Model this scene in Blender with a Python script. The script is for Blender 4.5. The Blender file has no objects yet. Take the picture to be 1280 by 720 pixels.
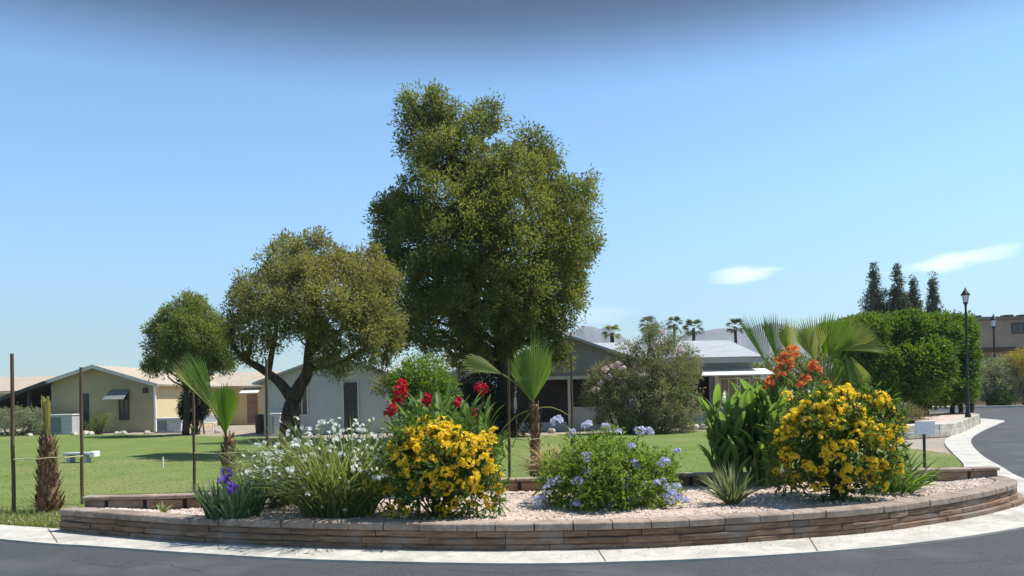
import bpy, math, random
import numpy as np
from mathutils import Vector, Matrix, geometry, noise as mnoise

rng = np.random.default_rng(11)
random.seed(5)
scene = bpy.context.scene
COL = scene.collection

# ------------------------------------------------------------------ camera frame
F, CX, HZ, EYE, ROLL = 1000.0, 640.0, 495.0, 1.6, math.radians(1.2)
cr, sr = math.cos(ROLL), math.sin(ROLL)

def uv(px, py):
    dx, dy = px - CX, py - HZ
    return dx * cr - dy * sr, dx * sr + dy * cr

def G(px, py, z=0.0):
    u, v = uv(px, py)
    D = (EYE - z) * F / v
    return np.array([u / F * D, D, z])

def A(px, py, D):
    u, v = uv(px, py)
    return np.array([u / F * D, D, EYE - v / F * D])

# ------------------------------------------------------------------ mesh building
class MB:
    def __init__(s):
        s.v = []; s.q = []; s.n = 0
    def add(s, V, *faces):
        V = np.asarray(V, float).reshape(-1, 3)
        for f in faces:
            f = np.asarray(f, int)
            if f.size:
                s.q.append(f + s.n)
        s.v.append(V); s.n += len(V)
    def box(s, x0, x1, y0, y1, z0, z1):
        V = [(x0,y0,z0),(x1,y0,z0),(x1,y1,z0),(x0,y1,z0),(x0,y0,z1),(x1,y0,z1),(x1,y1,z1),(x0,y1,z1)]
        s.add(V, [(0,3,2,1),(4,5,6,7),(0,1,5,4),(1,2,6,5),(2,3,7,6),(3,0,4,7)])
    def bbox(s, x0, x1, y0, y1, z0, z1, b=0.01):
        """box with chamfered edges"""
        V = []; idx = {}
        F_ = []
        for sx in (0, 1):
            for sy in (0, 1):
                for sz in (0, 1):
                    cxx, cyy, czz = (x0, x1)[sx], (y0, y1)[sy], (z0, z1)[sz]
                    ix, iy, iz = (b, -b)[sx], (b, -b)[sy], (b, -b)[sz]
                    for k, p in enumerate(((cxx, cyy+iy, czz+iz), (cxx+ix, cyy, czz+iz), (cxx+ix, cyy+iy, czz))):
                        idx[(sx, sy, sz, k)] = len(V); V.append(p)
        q = []
        for sx in (0, 1):
            q.append([idx[(sx,0,0,0)], idx[(sx,1,0,0)], idx[(sx,1,1,0)], idx[(sx,0,1,0)]])
            q.append([idx[(0,sx,0,1)], idx[(1,sx,0,1)], idx[(1,sx,1,1)], idx[(0,sx,1,1)]])
            q.append([idx[(0,0,sx,2)], idx[(1,0,sx,2)], idx[(1,1,sx,2)], idx[(0,1,sx,2)]])
        for a in (0, 1):
            for c in (0, 1):
                q.append([idx[(a,c,0,0)], idx[(a,c,1,0)], idx[(a,c,1,1)], idx[(a,c,0,1)]])
                q.append([idx[(a,0,c,0)], idx[(a,1,c,0)], idx[(a,1,c,2)], idx[(a,0,c,2)]])
                q.append([idx[(0,a,c,1)], idx[(1,a,c,1)], idx[(1,a,c,2)], idx[(0,a,c,2)]])
        t = [[idx[(a,c,d,0)], idx[(a,c,d,1)], idx[(a,c,d,2)]] for a in (0,1) for c in (0,1) for d in (0,1)]
        s.add(V, q, t)
    def quadslab(s, P, th):
        """quad P (4 pts) thickened downwards along its normal"""
        P = np.asarray(P, float)
        n = np.cross(P[1]-P[0], P[3]-P[0]); n /= np.linalg.norm(n)
        if n[2] < 0: n = -n
        V = np.vstack([P, P - n*th])
        s.add(V, [(0,1,2,3),(7,6,5,4),(0,4,5,1),(1,5,6,2),(2,6,7,3),(3,7,4,0)])
    def prism(s, poly_xz, y0, y1):
        """polygon in x,z extruded over y"""
        n = len(poly_xz)
        V = [(x, y0, z) for x, z in poly_xz] + [(x, y1, z) for x, z in poly_xz]
        s.add(V, [list(range(n))], [list(range(2*n-1, n-1, -1))], [(i, n+i, n+(i+1) % n, (i+1) % n) for i in range(n)])
    def tube(s, P, R, k=8, cap=True):
        P = np.asarray(P, float); n = len(P)
        R = np.broadcast_to(np.asarray(R, float), (n,))
        T = np.gradient(P, axis=0); T /= np.linalg.norm(T, axis=1)[:, None] + 1e-9
        ref = np.array([0.0, 0, 1]) if abs(T[0][2]) < .9 else np.array([1.0, 0, 0])
        V = []
        a = np.arange(k) * 2*math.pi/k
        for i in range(n):
            x = np.cross(T[i], ref); x /= np.linalg.norm(x) + 1e-9
            y = np.cross(x, T[i]); ref = y
            V.append(P[i] + R[i]*(np.cos(a)[:, None]*x + np.sin(a)[:, None]*y))
        V = np.vstack(V)
        q = []
        for i in range(n-1):
            for j in range(k):
                q.append((i*k+j, i*k+(j+1) % k, (i+1)*k+(j+1) % k, (i+1)*k+j))
        s.add(V, q, *( [[list(range(k))[::-1]], [list(range((n-1)*k, n*k))]] if cap else []))
    def lathe(s, prof, c, k=16):
        """prof list of (r,z) around the vertical through c"""
        a = np.arange(k)*2*math.pi/k
        V = np.vstack([np.stack([c[0]+r*np.cos(a), c[1]+r*np.sin(a), np.full(k, c[2]+z)], 1) for r, z in prof])
        n = len(prof); q = []
        for i in range(n-1):
            for j in range(k):
                q.append((i*k+j, i*k+(j+1) % k, (i+1)*k+(j+1) % k, (i+1)*k+j))
        s.add(V, q, [list(range(k))[::-1]], [list(range((n-1)*k, n*k))])
    def mesh(s, name, mat, org=(0,0,0), smooth=False):
        V = np.vstack(s.v) - np.asarray(org, float)
        me = bpy.data.meshes.new(name)
        me.vertices.add(len(V)); me.vertices.foreach_set('co', V.astype(np.float32).ravel())
        tot = np.concatenate([np.full(len(q), q.shape[1]) for q in s.q])
        lv = np.concatenate([q.ravel() for q in s.q]).astype(np.int32)
        st = np.concatenate([[0], np.cumsum(tot)[:-1]]).astype(np.int32)
        me.loops.add(len(lv)); me.loops.foreach_set('vertex_index', lv)
        me.polygons.add(len(tot)); me.polygons.foreach_set('loop_start', st)
        me.polygons.foreach_set('loop_total', tot.astype(np.int32))
        me.polygons.foreach_set('use_smooth', np.full(len(tot), smooth, bool))
        me.update(calc_edges=True); me.validate()
        if mat: me.materials.append(mat)
        return me

ORG = {}
def thing(name, label, cat, loc=(0,0,0), group=None):
    o = bpy.data.objects.new(name, None); COL.objects.link(o)
    o.location = tuple(float(x) for x in loc); o.empty_display_size = .2
    o['label'] = label; o['category'] = cat
    if group: o['group'] = group
    ORG[o.name] = np.array(loc, float)
    return o
def part(name, mb, mat, parent, smooth=False):
    org = ORG[parent.name]
    o = bpy.data.objects.new(name, mb.mesh(name, mat, org, smooth)); COL.objects.link(o)
    o.parent = parent; ORG[o.name] = org
    return o
def solo(name, mb, mat, label=None, cat=None, kind=None, group=None, smooth=False, org=(0,0,0)):
    o = bpy.data.objects.new(name, mb.mesh(name, mat, org, smooth)); COL.objects.link(o)
    o.location = tuple(float(x) for x in org)
    if label: o['label'] = label
    if cat: o['category'] = cat
    if kind: o['kind'] = kind
    if group: o['group'] = group
    ORG[o.name] = np.array(org, float)
    return o
def inst(name, me, parent, loc, rot=(0,0,0), sc=1.0):
    o = bpy.data.objects.new(name, me); COL.objects.link(o)
    o.parent = parent
    o.location = tuple(np.asarray(loc, float) - ORG[parent.name]); o.rotation_euler = rot
    o.scale = (sc, sc, sc)
    return o
def copy_thing(src, loc, label=None):
    r = src.copy(); COL.objects.link(r); r.location = tuple(float(x) for x in loc)
    if label: r['label'] = label
    for ch in list(src.children):
        c = ch.copy(); COL.objects.link(c); c.parent = r
        for g in list(ch.children):
            d = g.copy(); COL.objects.link(d); d.parent = c
    return r

def unit(v):
    v = np.asarray(v, float)
    return v / (np.linalg.norm(v, axis=-1, keepdims=True) + 1e-9)
def runit(n):
    return unit(rng.normal(size=(n, 3)))

# ------------------------------------------------------------------ vegetation primitives
def leaf_quads(mb, c, d, n, L, W, fold=.25):
    c = np.asarray(c, float); d = unit(d); s = unit(np.cross(d, n)); n2 = np.cross(s, d)
    L = np.broadcast_to(np.asarray(L, float), (len(c),))[:, None]; W = np.broadcast_to(np.asarray(W, float), (len(c),))[:, None]
    m = c + d*L*.45 + n2*fold*W
    V = np.stack([c, m + s*W*.5, c + d*L - n2*fold*W*.4, m - s*W*.5], 1).reshape(-1, 3)
    i = np.arange(len(c))*4
    mb.add(V, np.stack([i, i+1, i+2, i+3], 1))

def blades(mb, base, az, el, L, W, droop, seg=5, prof=None, fold=0.0, roll=None, pw=1.3):
    base = np.asarray(base, float); N = len(base)
    az, el, L, W, droop = [np.broadcast_to(np.asarray(x, float), (N,)) for x in (az, el, L, W, droop)]
    t = np.linspace(0, 1, seg+1); tm = (t[1:]+t[:-1])/2
    if prof is None: prof = lambda t: np.minimum(1, (1.02-t)*2.2)
    ang = el[:, None] - droop[:, None]*tm**pw
    hor = np.concatenate([np.zeros((N,1)), np.cumsum(np.cos(ang)*(L/seg)[:, None], 1)], 1)
    ver = np.concatenate([np.zeros((N,1)), np.cumsum(np.sin(ang)*(L/seg)[:, None], 1)], 1)
    dh = np.stack([np.cos(az), np.sin(az), 0*az], 1)
    ctr = base[:, None, :] + hor[..., None]*dh[:, None, :] + ver[..., None]*np.array([0, 0, 1.0])
    side = np.stack([-np.sin(az), np.cos(az), 0*az], 1)[:, None, :]
    a2 = el[:, None] - droop[:, None]*t**pw
    nrm = -np.sin(a2)[..., None]*dh[:, None, :] + np.cos(a2)[..., None]*np.array([0, 0, 1.0])
    if roll is not None:
        roll = np.broadcast_to(np.asarray(roll, float), (N,))
        c_, s_ = np.cos(roll)[:, None, None], np.sin(roll)[:, None, None]
        side, nrm = side*c_ + nrm*s_, nrm*c_ - side*s_
    w = (W[:, None]*prof(t)[None, :]/2)[..., None]
    if fold:
        V = np.stack([ctr + side*w + nrm*w*fold, ctr, ctr - side*w + nrm*w*fold], 2); k = 3
    else:
        V = np.stack([ctr + side*w, ctr - side*w], 2); k = 2
    base_i = (np.arange(N)*(seg+1)*k)[:, None] + (np.arange(seg)*k)[None, :]
    b = base_i.ravel(); fs = []
    for j in range(k-1):
        fs.append(np.stack([b+j, b+j+1, b+j+k+1, b+j+k], 1))
    mb.add(V.reshape(-1, 3), *fs)

def leaf_clumps(mb, C, Rr, n, L, W, outdir=None, up=.3, fold=.25, jit=.35, stretch=1.0):
    """C (K,3) clump centres, Rr (K,) radii, n leaves per clump"""
    K = len(C); N = K*n
    off = rng.normal(size=(K, n, 3)); off = off/np.linalg.norm(off, axis=2, keepdims=True)*rng.random((K, n, 1))**.45
    off[..., 2] *= stretch
    P = C[:, None, :] + off*np.asarray(Rr)[:, None, None]
    d = off + rng.normal(size=(K, n, 3))*.6
    if outdir is not None: d = d + outdir[:, None, :]*.7
    d[..., 2] += up*(rng.random((K, n)) - .35)
    nn = rng.normal(size=(N, 3))*.7 + np.array([0, 0, .8])
    leaf_quads(mb, P.reshape(N, 3), d.reshape(N, 3), nn, L*(1+jit*(rng.random(N)*2-1)), W*(1+jit*(rng.random(N)*2-1)), fold)

def crown(mb, lobes, dens, sub_r, n, L, W, squash=1.0, inner=.5, up=.3, cull=.62, stretch=1.0, keep=1.0):
    """lobes: list of (centre, radius).  Returns sub clump centres."""
    cs = np.array([l[0] for l in lobes]); rs = np.array([l[1] for l in lobes])
    allC = []
    for i, (c, r) in enumerate(lobes):
        k = max(3, int(dens*r*r))
        d = runit(k); rr = r*(inner + (1-inner)*rng.random(k)**.6); rr = np.where(rng.random(k) < .13, r*(1+.32*rng.random(k)), rr)
        p = c + d*rr[:, None]*np.array([1, 1, squash])
        dist = np.linalg.norm(p[:, None, :] - cs[None], axis=2)/rs[None]
        dist[:, i] = 9
        ok = (dist.min(1) > cull) & (rng.random(k) < keep)
        p, d = p[ok], d[ok]
        if len(p) == 0: continue
        leaf_clumps(mb, p, sub_r*(.55+.9*rng.random(len(p))), n, L, W, d, up, stretch=stretch)
        allC.append(p)
    return np.vstack(allC)

def limb_path(p0, p1, n=7, sag=.1, wob=.05):
    p0, p1 = np.asarray(p0, float), np.asarray(p1, float)
    t = np.linspace(0, 1, n)[:, None]; L = np.linalg.norm(p1-p0)
    w = rng.normal(size=(n, 3))*wob*L*np.sin(t*math.pi)*.5
    b = np.array([0, 0, 1.0])*sag*L*np.sin(t*math.pi)
    return p0 + (p1-p0)*t + w + b

def catmull(P, n=10):
    P = np.asarray(P, float)
    Q = np.vstack([2*P[0]-P[1], P, 2*P[-1]-P[-2]]); out = []
    for i in range(1, len(Q)-2):
        for t in np.linspace(0, 1, n, endpoint=False):
            p0, p1, p2, p3 = Q[i-1:i+3]
            out.append(.5*((2*p1)+(-p0+p2)*t+(2*p0-5*p1+4*p2-p3)*t*t+(-p0+3*p1-3*p2+p3)*t**3))
    out.append(P[-1]); return np.array(out)
def resample(P, step):
    d = np.concatenate([[0], np.cumsum(np.linalg.norm(np.diff(P, axis=0), axis=1))])
    n = max(2, int(round(d[-1]/step))+1); s = np.linspace(0, d[-1], n)
    return np.stack([np.interp(s, d, P[:, k]) for k in range(P.shape[1])], 1)

# ------------------------------------------------------------------ materials
def nmat(name):
    m = bpy.data.materials.new(name); m.use_nodes = True
    nt = m.node_tree; nt.nodes.clear()
    return m, nt
def nd(nt, t, **kw):
    n = nt.nodes.new(t)
    for k, v in kw.items():
        if k.startswith('i_'):
            n.inputs[k[2:].replace('_', ' ')].default_value = v
        else: setattr(n, k, v)
    return n
def lk(nt, a, b): nt.links.new(a, b)
def rgba(c): return (c[0], c[1], c[2], 1)
def mix(nt, fac, a, b, mode='MIX'):
    n = nt.nodes.new('ShaderNodeMix'); n.data_type = 'RGBA'; n.blend_type = mode
    for s, x in ((n.inputs[0], fac), (n.inputs[6], a), (n.inputs[7], b)):
        if hasattr(x, 'is_output'): nt.links.new(x, s)
        elif isinstance(x, (int, float)): s.default_value = x
        else: s.default_value = rgba(x)
    return n.outputs[2]
def ramp(nt, fac, lo, hi):
    n = nt.nodes.new('ShaderNodeMapRange'); n.inputs[1].default_value = lo; n.inputs[2].default_value = hi
    n.interpolation_type = 'SMOOTHSTEP'
    nt.links.new(fac, n.inputs[0]); return n.outputs[0]
def noise(nt, scale, detail=3, rough=.55, vec=None, stretch=None):
    if vec is None:
        vec = nd(nt, 'ShaderNodeTexCoord').outputs['Object']
    if stretch:
        mp = nd(nt, 'ShaderNodeMapping'); mp.inputs['Scale'].default_value = stretch
        lk(nt, vec, mp.inputs['Vector']); vec = mp.outputs[0]
    n = nd(nt, 'ShaderNodeTexNoise'); n.inputs['Scale'].default_value = scale
    n.inputs['Detail'].default_value = detail; n.inputs['Roughness'].default_value = rough
    lk(nt, vec, n.inputs['Vector']); return n.outputs['Fac']
def finish(nt, sh):
    o = nd(nt, 'ShaderNodeOutputMaterial'); lk(nt, sh, o.inputs['Surface'])

def leaf_mat(name, c1, c2, tr=.35, c3=None, rough=.5, spec=.35, nscale=.8, tcol=None):
    """foliage: colour varies leaf by leaf and clump by clump, light passes through"""
    m, nt = nmat(name)
    g = nd(nt, 'ShaderNodeNewGeometry')
    col = mix(nt, g.outputs['Random Per Island'], c1, c2)
    nz = ramp(nt, noise(nt, nscale, 2), .4, .65)
    col = mix(nt, nz, col, mix(nt, .55, col, c3 or c2))
    p = nd(nt, 'ShaderNodeBsdfPrincipled'); lk(nt, col, p.inputs['Base Color'])
    p.inputs['Roughness'].default_value = rough; p.inputs['Specular IOR Level'].default_value = spec
    t = nd(nt, 'ShaderNodeBsdfTranslucent')
    tc = mix(nt, 1.0, col, tcol or (1.9, 1.9, .9), 'MULTIPLY')
    lk(nt, tc, t.inputs['Color'])
    mx = nd(nt, 'ShaderNodeMixShader'); mx.inputs[0].default_value = tr
    lk(nt, p.outputs[0], mx.inputs[1]); lk(nt, t.outputs[0], mx.inputs[2])
    finish(nt, mx.outputs[0]); return m

def rough_mat(name, c1, c2, scale=4, rough=.85, bump=.0, bscale=None, c3=None, s3=.4, stretch=None, island=0.0, metal=0.0, spec=.3, bdist=.02, lo=.35, hi=.65):
    m, nt = nmat(name)
    col = mix(nt, ramp(nt, noise(nt, scale, 5, .6, stretch=stretch), lo, hi), c1, c2)
    if c3: col = mix(nt, ramp(nt, noise(nt, s3, 3), .48, .68), col, c3)
    if island:
        g = nd(nt, 'ShaderNodeNewGeometry')
        mr = nd(nt, 'ShaderNodeMapRange'); mr.inputs[3].default_value = 1-island; mr.inputs[4].default_value = 1+island
        lk(nt, g.outputs['Random Per Island'], mr.inputs[0])
        h = nd(nt, 'ShaderNodeHueSaturation'); lk(nt, mr.outputs[0], h.inputs['Value']); lk(nt, col, h.inputs['Color']); col = h.outputs[0]
    p = nd(nt, 'ShaderNodeBsdfPrincipled'); lk(nt, col, p.inputs['Base Color'])
    p.inputs['Roughness'].default_value = rough; p.inputs['Metallic'].default_value = metal
    p.inputs['Specular IOR Level'].default_value = spec
    if bump:
        b = nd(nt, 'ShaderNodeBump'); b.inputs['Strength'].default_value = bump; b.inputs['Distance'].default_value = bdist
        lk(nt, noise(nt, bscale or scale*4, 6, .65, stretch=stretch), b.inputs['Height']); lk(nt, b.outputs[0], p.inputs['Normal'])
    finish(nt, p.outputs[0]); return m

def siding_mat(name, c1, c2, pitch=.2, axis='Z', depth=.012):
    m, nt = nmat(name)
    col = mix(nt, ramp(nt, noise(nt, 1.2, 5), .3, .7), c1, c2)
    w = nd(nt, 'ShaderNodeTexWave'); w.wave_type = 'BANDS'; w.bands_direction = axis; w.wave_profile = 'SAW'
    w.inputs['Scale'].default_value = 1/(pitch)*.314
    lk(nt, nd(nt, 'ShaderNodeTexCoord').outputs['Object'], w.inputs['Vector'])
    b = nd(nt, 'ShaderNodeBump'); b.inputs['Strength'].default_value = .6; b.inputs['Distance'].default_value = depth
    lk(nt, w.outputs['Fac'], b.inputs['Height'])
    p = nd(nt, 'ShaderNodeBsdfPrincipled'); lk(nt, col, p.inputs['Base Color']); p.inputs['Roughness'].default_value = .7
    lk(nt, b.outputs[0], p.inputs['Normal']); finish(nt, p.outputs[0]); return m

def glass_mat(name, c=(.02,.025,.03)):
    m, nt = nmat(name)
    p = nd(nt, 'ShaderNodeBsdfPrincipled'); p.inputs['Base Color'].default_value = rgba(c)
    p.inputs['Roughness'].default_value = .08; p.inputs['Specular IOR Level'].default_value = .6
    finish(nt, p.outputs[0]); return m

M = {}
M['asphalt'] = rough_mat('asphalt', (.040,.042,.046), (.080,.082,.087), 75, .85, .8, 190, c3=(.085,.086,.09), s3=.8, bdist=.006)
M['concrete'] = rough_mat('concrete', (.42,.40,.355), (.52,.495,.445), 5, .85, .25, 120, c3=(.36,.34,.305), s3=1.3, bdist=.003)
M['earth'] = rough_mat('earth', (.26,.21,.16), (.36,.30,.23), 1.6, .95, .6, 30, c3=(.30,.27,.22), s3=.1)
M['lawn'] = rough_mat('lawn', (.118,.165,.042), (.150,.195,.055), 1.3, .9, .25, 45, c3=(.185,.2,.075), s3=.16, spec=.1)
M['bed'] = rough_mat('bed', (.46,.355,.29), (.62,.50,.42), 45, .95, .8, 60, c3=(.42,.32,.25), s3=1.5)
M['pebble'] = rough_mat('pebble', (.50,.395,.33), (.68,.565,.485), 9, .9, island=.35)
M['block'] = rough_mat('block', (.17,.105,.068), (.30,.195,.13), 9, .92, .9, 16, c3=(.27,.215,.18), s3=2.2, stretch=(.5,.5,5), island=.24, bdist=.025)
M['cap'] = rough_mat('cap', (.27,.205,.16), (.38,.305,.25), 14, .92, .5, 60, c3=(.23,.18,.145), s3=3, island=.12)
M['stone'] = rough_mat('stone', (.38,.34,.28), (.55,.50,.43), 3, .9, .4, 30, island=.2)
M['bark'] = rough_mat('bark', (.035,.026,.020), (.085,.066,.050), 7, .95, .9, 14, stretch=(1,1,.25), bdist=.05)
M['palmbark'] = rough_mat('palmbark', (.12,.065,.036), (.26,.155,.09), 18, .95, .8, 40, island=.45)
M['stake'] = rough_mat('stake', (.085,.055,.035), (.15,.10,.065), 9, .85, .5, 30, stretch=(1,1,.1))
M['strap'] = rough_mat('strap', (.45,.38,.2), (.55,.5,.3), 20, .8)
M['white'] = rough_mat('white', (.74,.74,.72), (.82,.82,.80), 3, .55)
M['signwhite'] = rough_mat('signwhite', (.70,.71,.74), (.78,.79,.82), 20, .4)
M['offwhite'] = siding_mat('offwhite', (.44,.44,.43), (.49,.485,.47), .2, 'X', .008)
M['cream'] = siding_mat('cream', (.56,.45,.26), (.61,.50,.31), .18, 'Z', .006)
M['tanwall'] = siding_mat('tanwall', (.34,.285,.175), (.38,.32,.205), .2, 'X', .008)
M['graywall'] = siding_mat('graywall', (.27,.255,.25), (.31,.295,.29), .2, 'Z', .008)
M['lowwall'] = siding_mat('lowwall', (.36,.37,.40), (.40,.41,.44), .2, 'X', .006)
M['roof_light'] = rough_mat('roof_light', (.31,.33,.345), (.40,.415,.43), 1.2, .6, .2, 14, stretch=(1,4,1))
M['roof_tan'] = rough_mat('roof_tan', (.36,.30,.23), (.45,.38,.30), 5, .9, .5, 12)
M['trim'] = rough_mat('trim', (.52,.51,.48), (.58,.57,.54), 3, .6)
M['darktrim'] = rough_mat('darktrim', (.05,.045,.042), (.07,.062,.058), 3, .6)
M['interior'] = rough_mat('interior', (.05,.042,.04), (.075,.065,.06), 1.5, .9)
M['curtain'] = rough_mat('curtain', (.2,.17,.1), (.3,.26,.17), 3, .8, stretch=(8,1,.2))
M['glass'] = glass_mat('glass')
M['metal_gray'] = rough_mat('metal_gray', (.40,.42,.44), (.46,.48,.50), 6, .5)
M['louver'] = siding_mat('louver', (.17,.19,.21), (.20,.22,.24), .05, 'Z', .02)
M['awning_gray'] = rough_mat('awning_gray', (.16,.165,.17), (.2,.205,.21), 6, .6)
M['black'] = rough_mat('black', (.012,.014,.016), (.02,.022,.024), 6, .45, spec=.5)
M['brown_stucco'] = rough_mat('brown_stucco', (.40,.285,.205), (.46,.335,.25), 1.2, .9, .3, 20)
M['brown_dark'] = rough_mat('brown_dark', (.10,.07,.055), (.13,.09,.07), 1.2, .9)
M['mountain'] = rough_mat('mountain', (.10,.10,.105), (.17,.165,.17), .008, .95, .8, .02, bdist=20)
M['lampglass'] = rough_mat('lampglass', (.75,.77,.8), (.8,.82,.84), 5, .25)
M['tile_brown'] = rough_mat('tile_brown', (.2,.14,.11), (.28,.2,.16), 3, .85)

M['lf_big'] = leaf_mat('lf_big', (.088,.106,.033), (.15,.17,.05), .42, (.25,.255,.075), nscale=.75, rough=.55, spec=.22)
M['lf_olive'] = leaf_mat('lf_olive', (.14,.142,.058), (.20,.198,.08), .46, (.24,.21,.08), nscale=.45)
M['lf_left'] = leaf_mat('lf_left', (.11,.14,.038), (.155,.19,.055), .46, (.18,.205,.065), nscale=.5)
M['lf_bright'] = leaf_mat('lf_bright', (.085,.15,.022), (.13,.21,.034), .42, (.17,.25,.04), nscale=.8)
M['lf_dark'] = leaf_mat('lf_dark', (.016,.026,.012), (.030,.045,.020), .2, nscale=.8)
M['lf_oleander'] = leaf_mat('lf_oleander', (.105,.122,.065), (.185,.195,.12), .34, (.28,.27,.185), nscale=.9)
M['lf_hedge'] = leaf_mat('lf_hedge', (.062,.112,.018), (.115,.185,.028), .33, (.18,.25,.04), nscale=.6)
M['lf_hedge2'] = leaf_mat('lf_hedge2', (.045,.085,.018), (.075,.13,.025), .4, (.10,.16,.03), nscale=.7)
M['lf_gray'] = leaf_mat('lf_gray', (.19,.215,.145), (.27,.29,.2), .3, nscale=.4)
M['lf_conifer'] = leaf_mat('lf_conifer', (.040,.062,.034), (.070,.095,.048), .2, nscale=.4)
M['lf_paloverde'] = leaf_mat('lf_paloverde', (.35,.27,.03), (.42,.36,.06), .3, (.2,.2,.04), nscale=.6)
M['lf_shrub'] = leaf_mat('lf_shrub', (.042,.085,.018), (.085,.145,.034), .42, (.11,.17,.04), nscale=3)
M['lf_plumbago'] = leaf_mat('lf_plumbago', (.11,.17,.03), (.17,.235,.052), .46, (.2,.255,.065), nscale=3)
M['lf_canna'] = leaf_mat('lf_canna', (.075,.145,.032), (.14,.225,.06), .5, (.12,.19,.08), nscale=4, rough=.38, spec=.45)
M['lf_strap'] = leaf_mat('lf_strap', (.105,.14,.05), (.19,.22,.09), .42, (.24,.25,.12), nscale=5)
M['lf_iris'] = leaf_mat('lf_iris', (.045,.085,.050), (.085,.135,.085), .35, nscale=5)
M['lf_pale'] = leaf_mat('lf_pale', (.13,.17,.075), (.27,.29,.17), .35, nscale=6)
M['lf_spiky'] = leaf_mat('lf_spiky', (.085,.125,.06), (.19,.22,.135), .35, nscale=6)
M['lf_agap'] = leaf_mat('lf_agap', (.065,.125,.030), (.12,.19,.045), .4, nscale=5)
M['lf_fan'] = leaf_mat('lf_fan', (.075,.15,.026), (.105,.195,.034), .5, (.125,.2,.035), nscale=2, rough=.4, tcol=(2.1,2.0,.8))
M['lf_fan2'] = leaf_mat('lf_fan2', (.16,.19,.05), (.24,.25,.085), .45, nscale=2, rough=.45)
M['lf_fan3'] = leaf_mat('lf_fan3', (.070,.125,.030), (.115,.18,.042), .48, (.13,.19,.045), nscale=2, rough=.42)
M['lf_spear'] = leaf_mat('lf_spear', (.22,.2,.055), (.3,.27,.09), .3, nscale=4)
M['lf_grass'] = leaf_mat('lf_grass', (.135,.175,.046), (.17,.21,.062), .45, (.19,.215,.075), nscale=.3)
M['lf_dry'] = leaf_mat('lf_dry', (.42,.34,.18), (.55,.46,.27), .3, nscale=4, tcol=(1.3,1.2,.9))
M['lf_mound'] = leaf_mat('lf_mound', (.13,.115,.06), (.2,.18,.09), .25, nscale=1)
M['stem'] = rough_mat('stem', (.07,.10,.03), (.11,.14,.05), 8, .7)
M['twig'] = rough_mat('twig', (.08,.055,.035), (.13,.095,.06), 12, .9)
def petal_mat(name, c1, c2, tr=.35, tcol=(1.4,1.4,1.4)):
    return leaf_mat(name, c1, c2, tr, None, .6, .2, 6, tcol)
M['pt_yellow'] = petal_mat('pt_yellow', (.95,.68,.035), (.95,.79,.10), .52, (1.1,1.1,1))
M['pt_red'] = petal_mat('pt_red', (.42,.012,.03), (.60,.03,.06), .35, (1.4,1,1))
M['pt_orange'] = petal_mat('pt_orange', (.62,.19,.05), (.76,.30,.09), .35, (1.3,1.1,1))
M['pt_white'] = petal_mat('pt_white', (.85,.85,.76), (.92,.92,.86), .5, (1.05,1.05,1.02))
M['pt_blue'] = petal_mat('pt_blue', (.45,.48,.68), (.58,.60,.78), .35, (1.1,1.1,1.15))
M['pt_lav'] = petal_mat('pt_lav', (.60,.60,.76), (.74,.74,.86), .35, (1.05,1.05,1.1))
M['pt_purple'] = petal_mat('pt_purple', (.13,.06,.42), (.22,.12,.55), .35, (1.2,1.1,1.3))
M['pt_pink'] = petal_mat('pt_pink', (.66,.48,.48), (.74,.58,.56), .3, (1.1,1.1,1.1))

# ------------------------------------------------------------------ ground, lawn, road, kerb
def sheet(name, poly, z, mat, kind='structure', th=0.0, sub=None):
    poly = [Vector((p[0], p[1], 0)) for p in poly]
    tris = geometry.tessellate_polygon([poly])
    n = len(poly); mb = MB()
    V = [(p.x, p.y, z) for p in poly]
    tt = []
    for t in tris:
        a, b, c = [poly[i] for i in t]
        tt.append(t if (b-a).cross(c-a).z > 0 else (t[0], t[2], t[1]))
    mb.add(V, tt)
    if th:
        V2 = V + [(p.x, p.y, z-th) for p in poly]
        mb.add(V2, [(i, (i+1) % n, n+(i+1) % n, n+i) for i in range(n)])
    return solo(name, mb, mat, kind=kind)

gnd = MB(); gnd.add([(-3300,-250,-.02),(3300,-250,-.02),(3300,3500,-.02),(-3300,3500,-.02)], [(0,1,2,3)])
solo('ground', gnd, M['earth'], kind='structure')

# outer face of the planter wall, at the ground
wall_px = [(75,665),(160,673),(250,680),(400,686),(520,689),(640,690),(800,687),(900,682),(1000,675),(1100,666),(1200,650),(1250,638),(1272,629)]
wpts = [G(x, y)[:2] for x, y in wall_px]
e = wpts[-1]
wpts += [e+np.array([.22,.5]), e+np.array([.28,1.1]), e+np.array([.2,1.6])]
wallc = resample(catmull(wpts, 12), .05)
e2 = wpts[-1]

def left_normals(P):
    T = np.gradient(P, axis=0); T = unit(T)
    return np.stack([-T[:, 1], T[:, 0]], 1)     # points inward (to the left of travel)
wall_n = left_normals(wallc)

outer_px = [(0,675),(120,684),(250,693),(400,701),(640,706),(800,703),(900,699),(1000,693),(1100,685),(1200,673),(1280,660)]
outer = [G(x, y)[:2] for x, y in outer_px]
o0, o1 = outer[0], outer[-1]
d0 = unit(outer[0]-outer[1])
outer = [o0+d0*60+np.array([0,16]), o0+d0*20+np.array([0,3.2]), o0+d0*6+np.array([0,.5])] + outer
right_outer = [o1+np.array([1.15,.75]), o1+np.array([2.1,1.9]), o1+np.array([2.9,3.4])] + [G(x, y)[:2] for x, y in [(1280,599),(1250,583),(1228,570),(1215,556),(1216,547),(1230,538),(1248,530)]]
r1 = right_outer[-1]
right_outer += [r1+np.array([2.2,3.4]), r1+np.array([2.2,7.5]), r1+np.array([-3,11]), r1+np.array([-20,14])]
OUT = catmull(outer+right_outer, 8)
inner_l = [G(x, y)[:2] for x, y in [(0,657)]]
il = inner_l[0]
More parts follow.
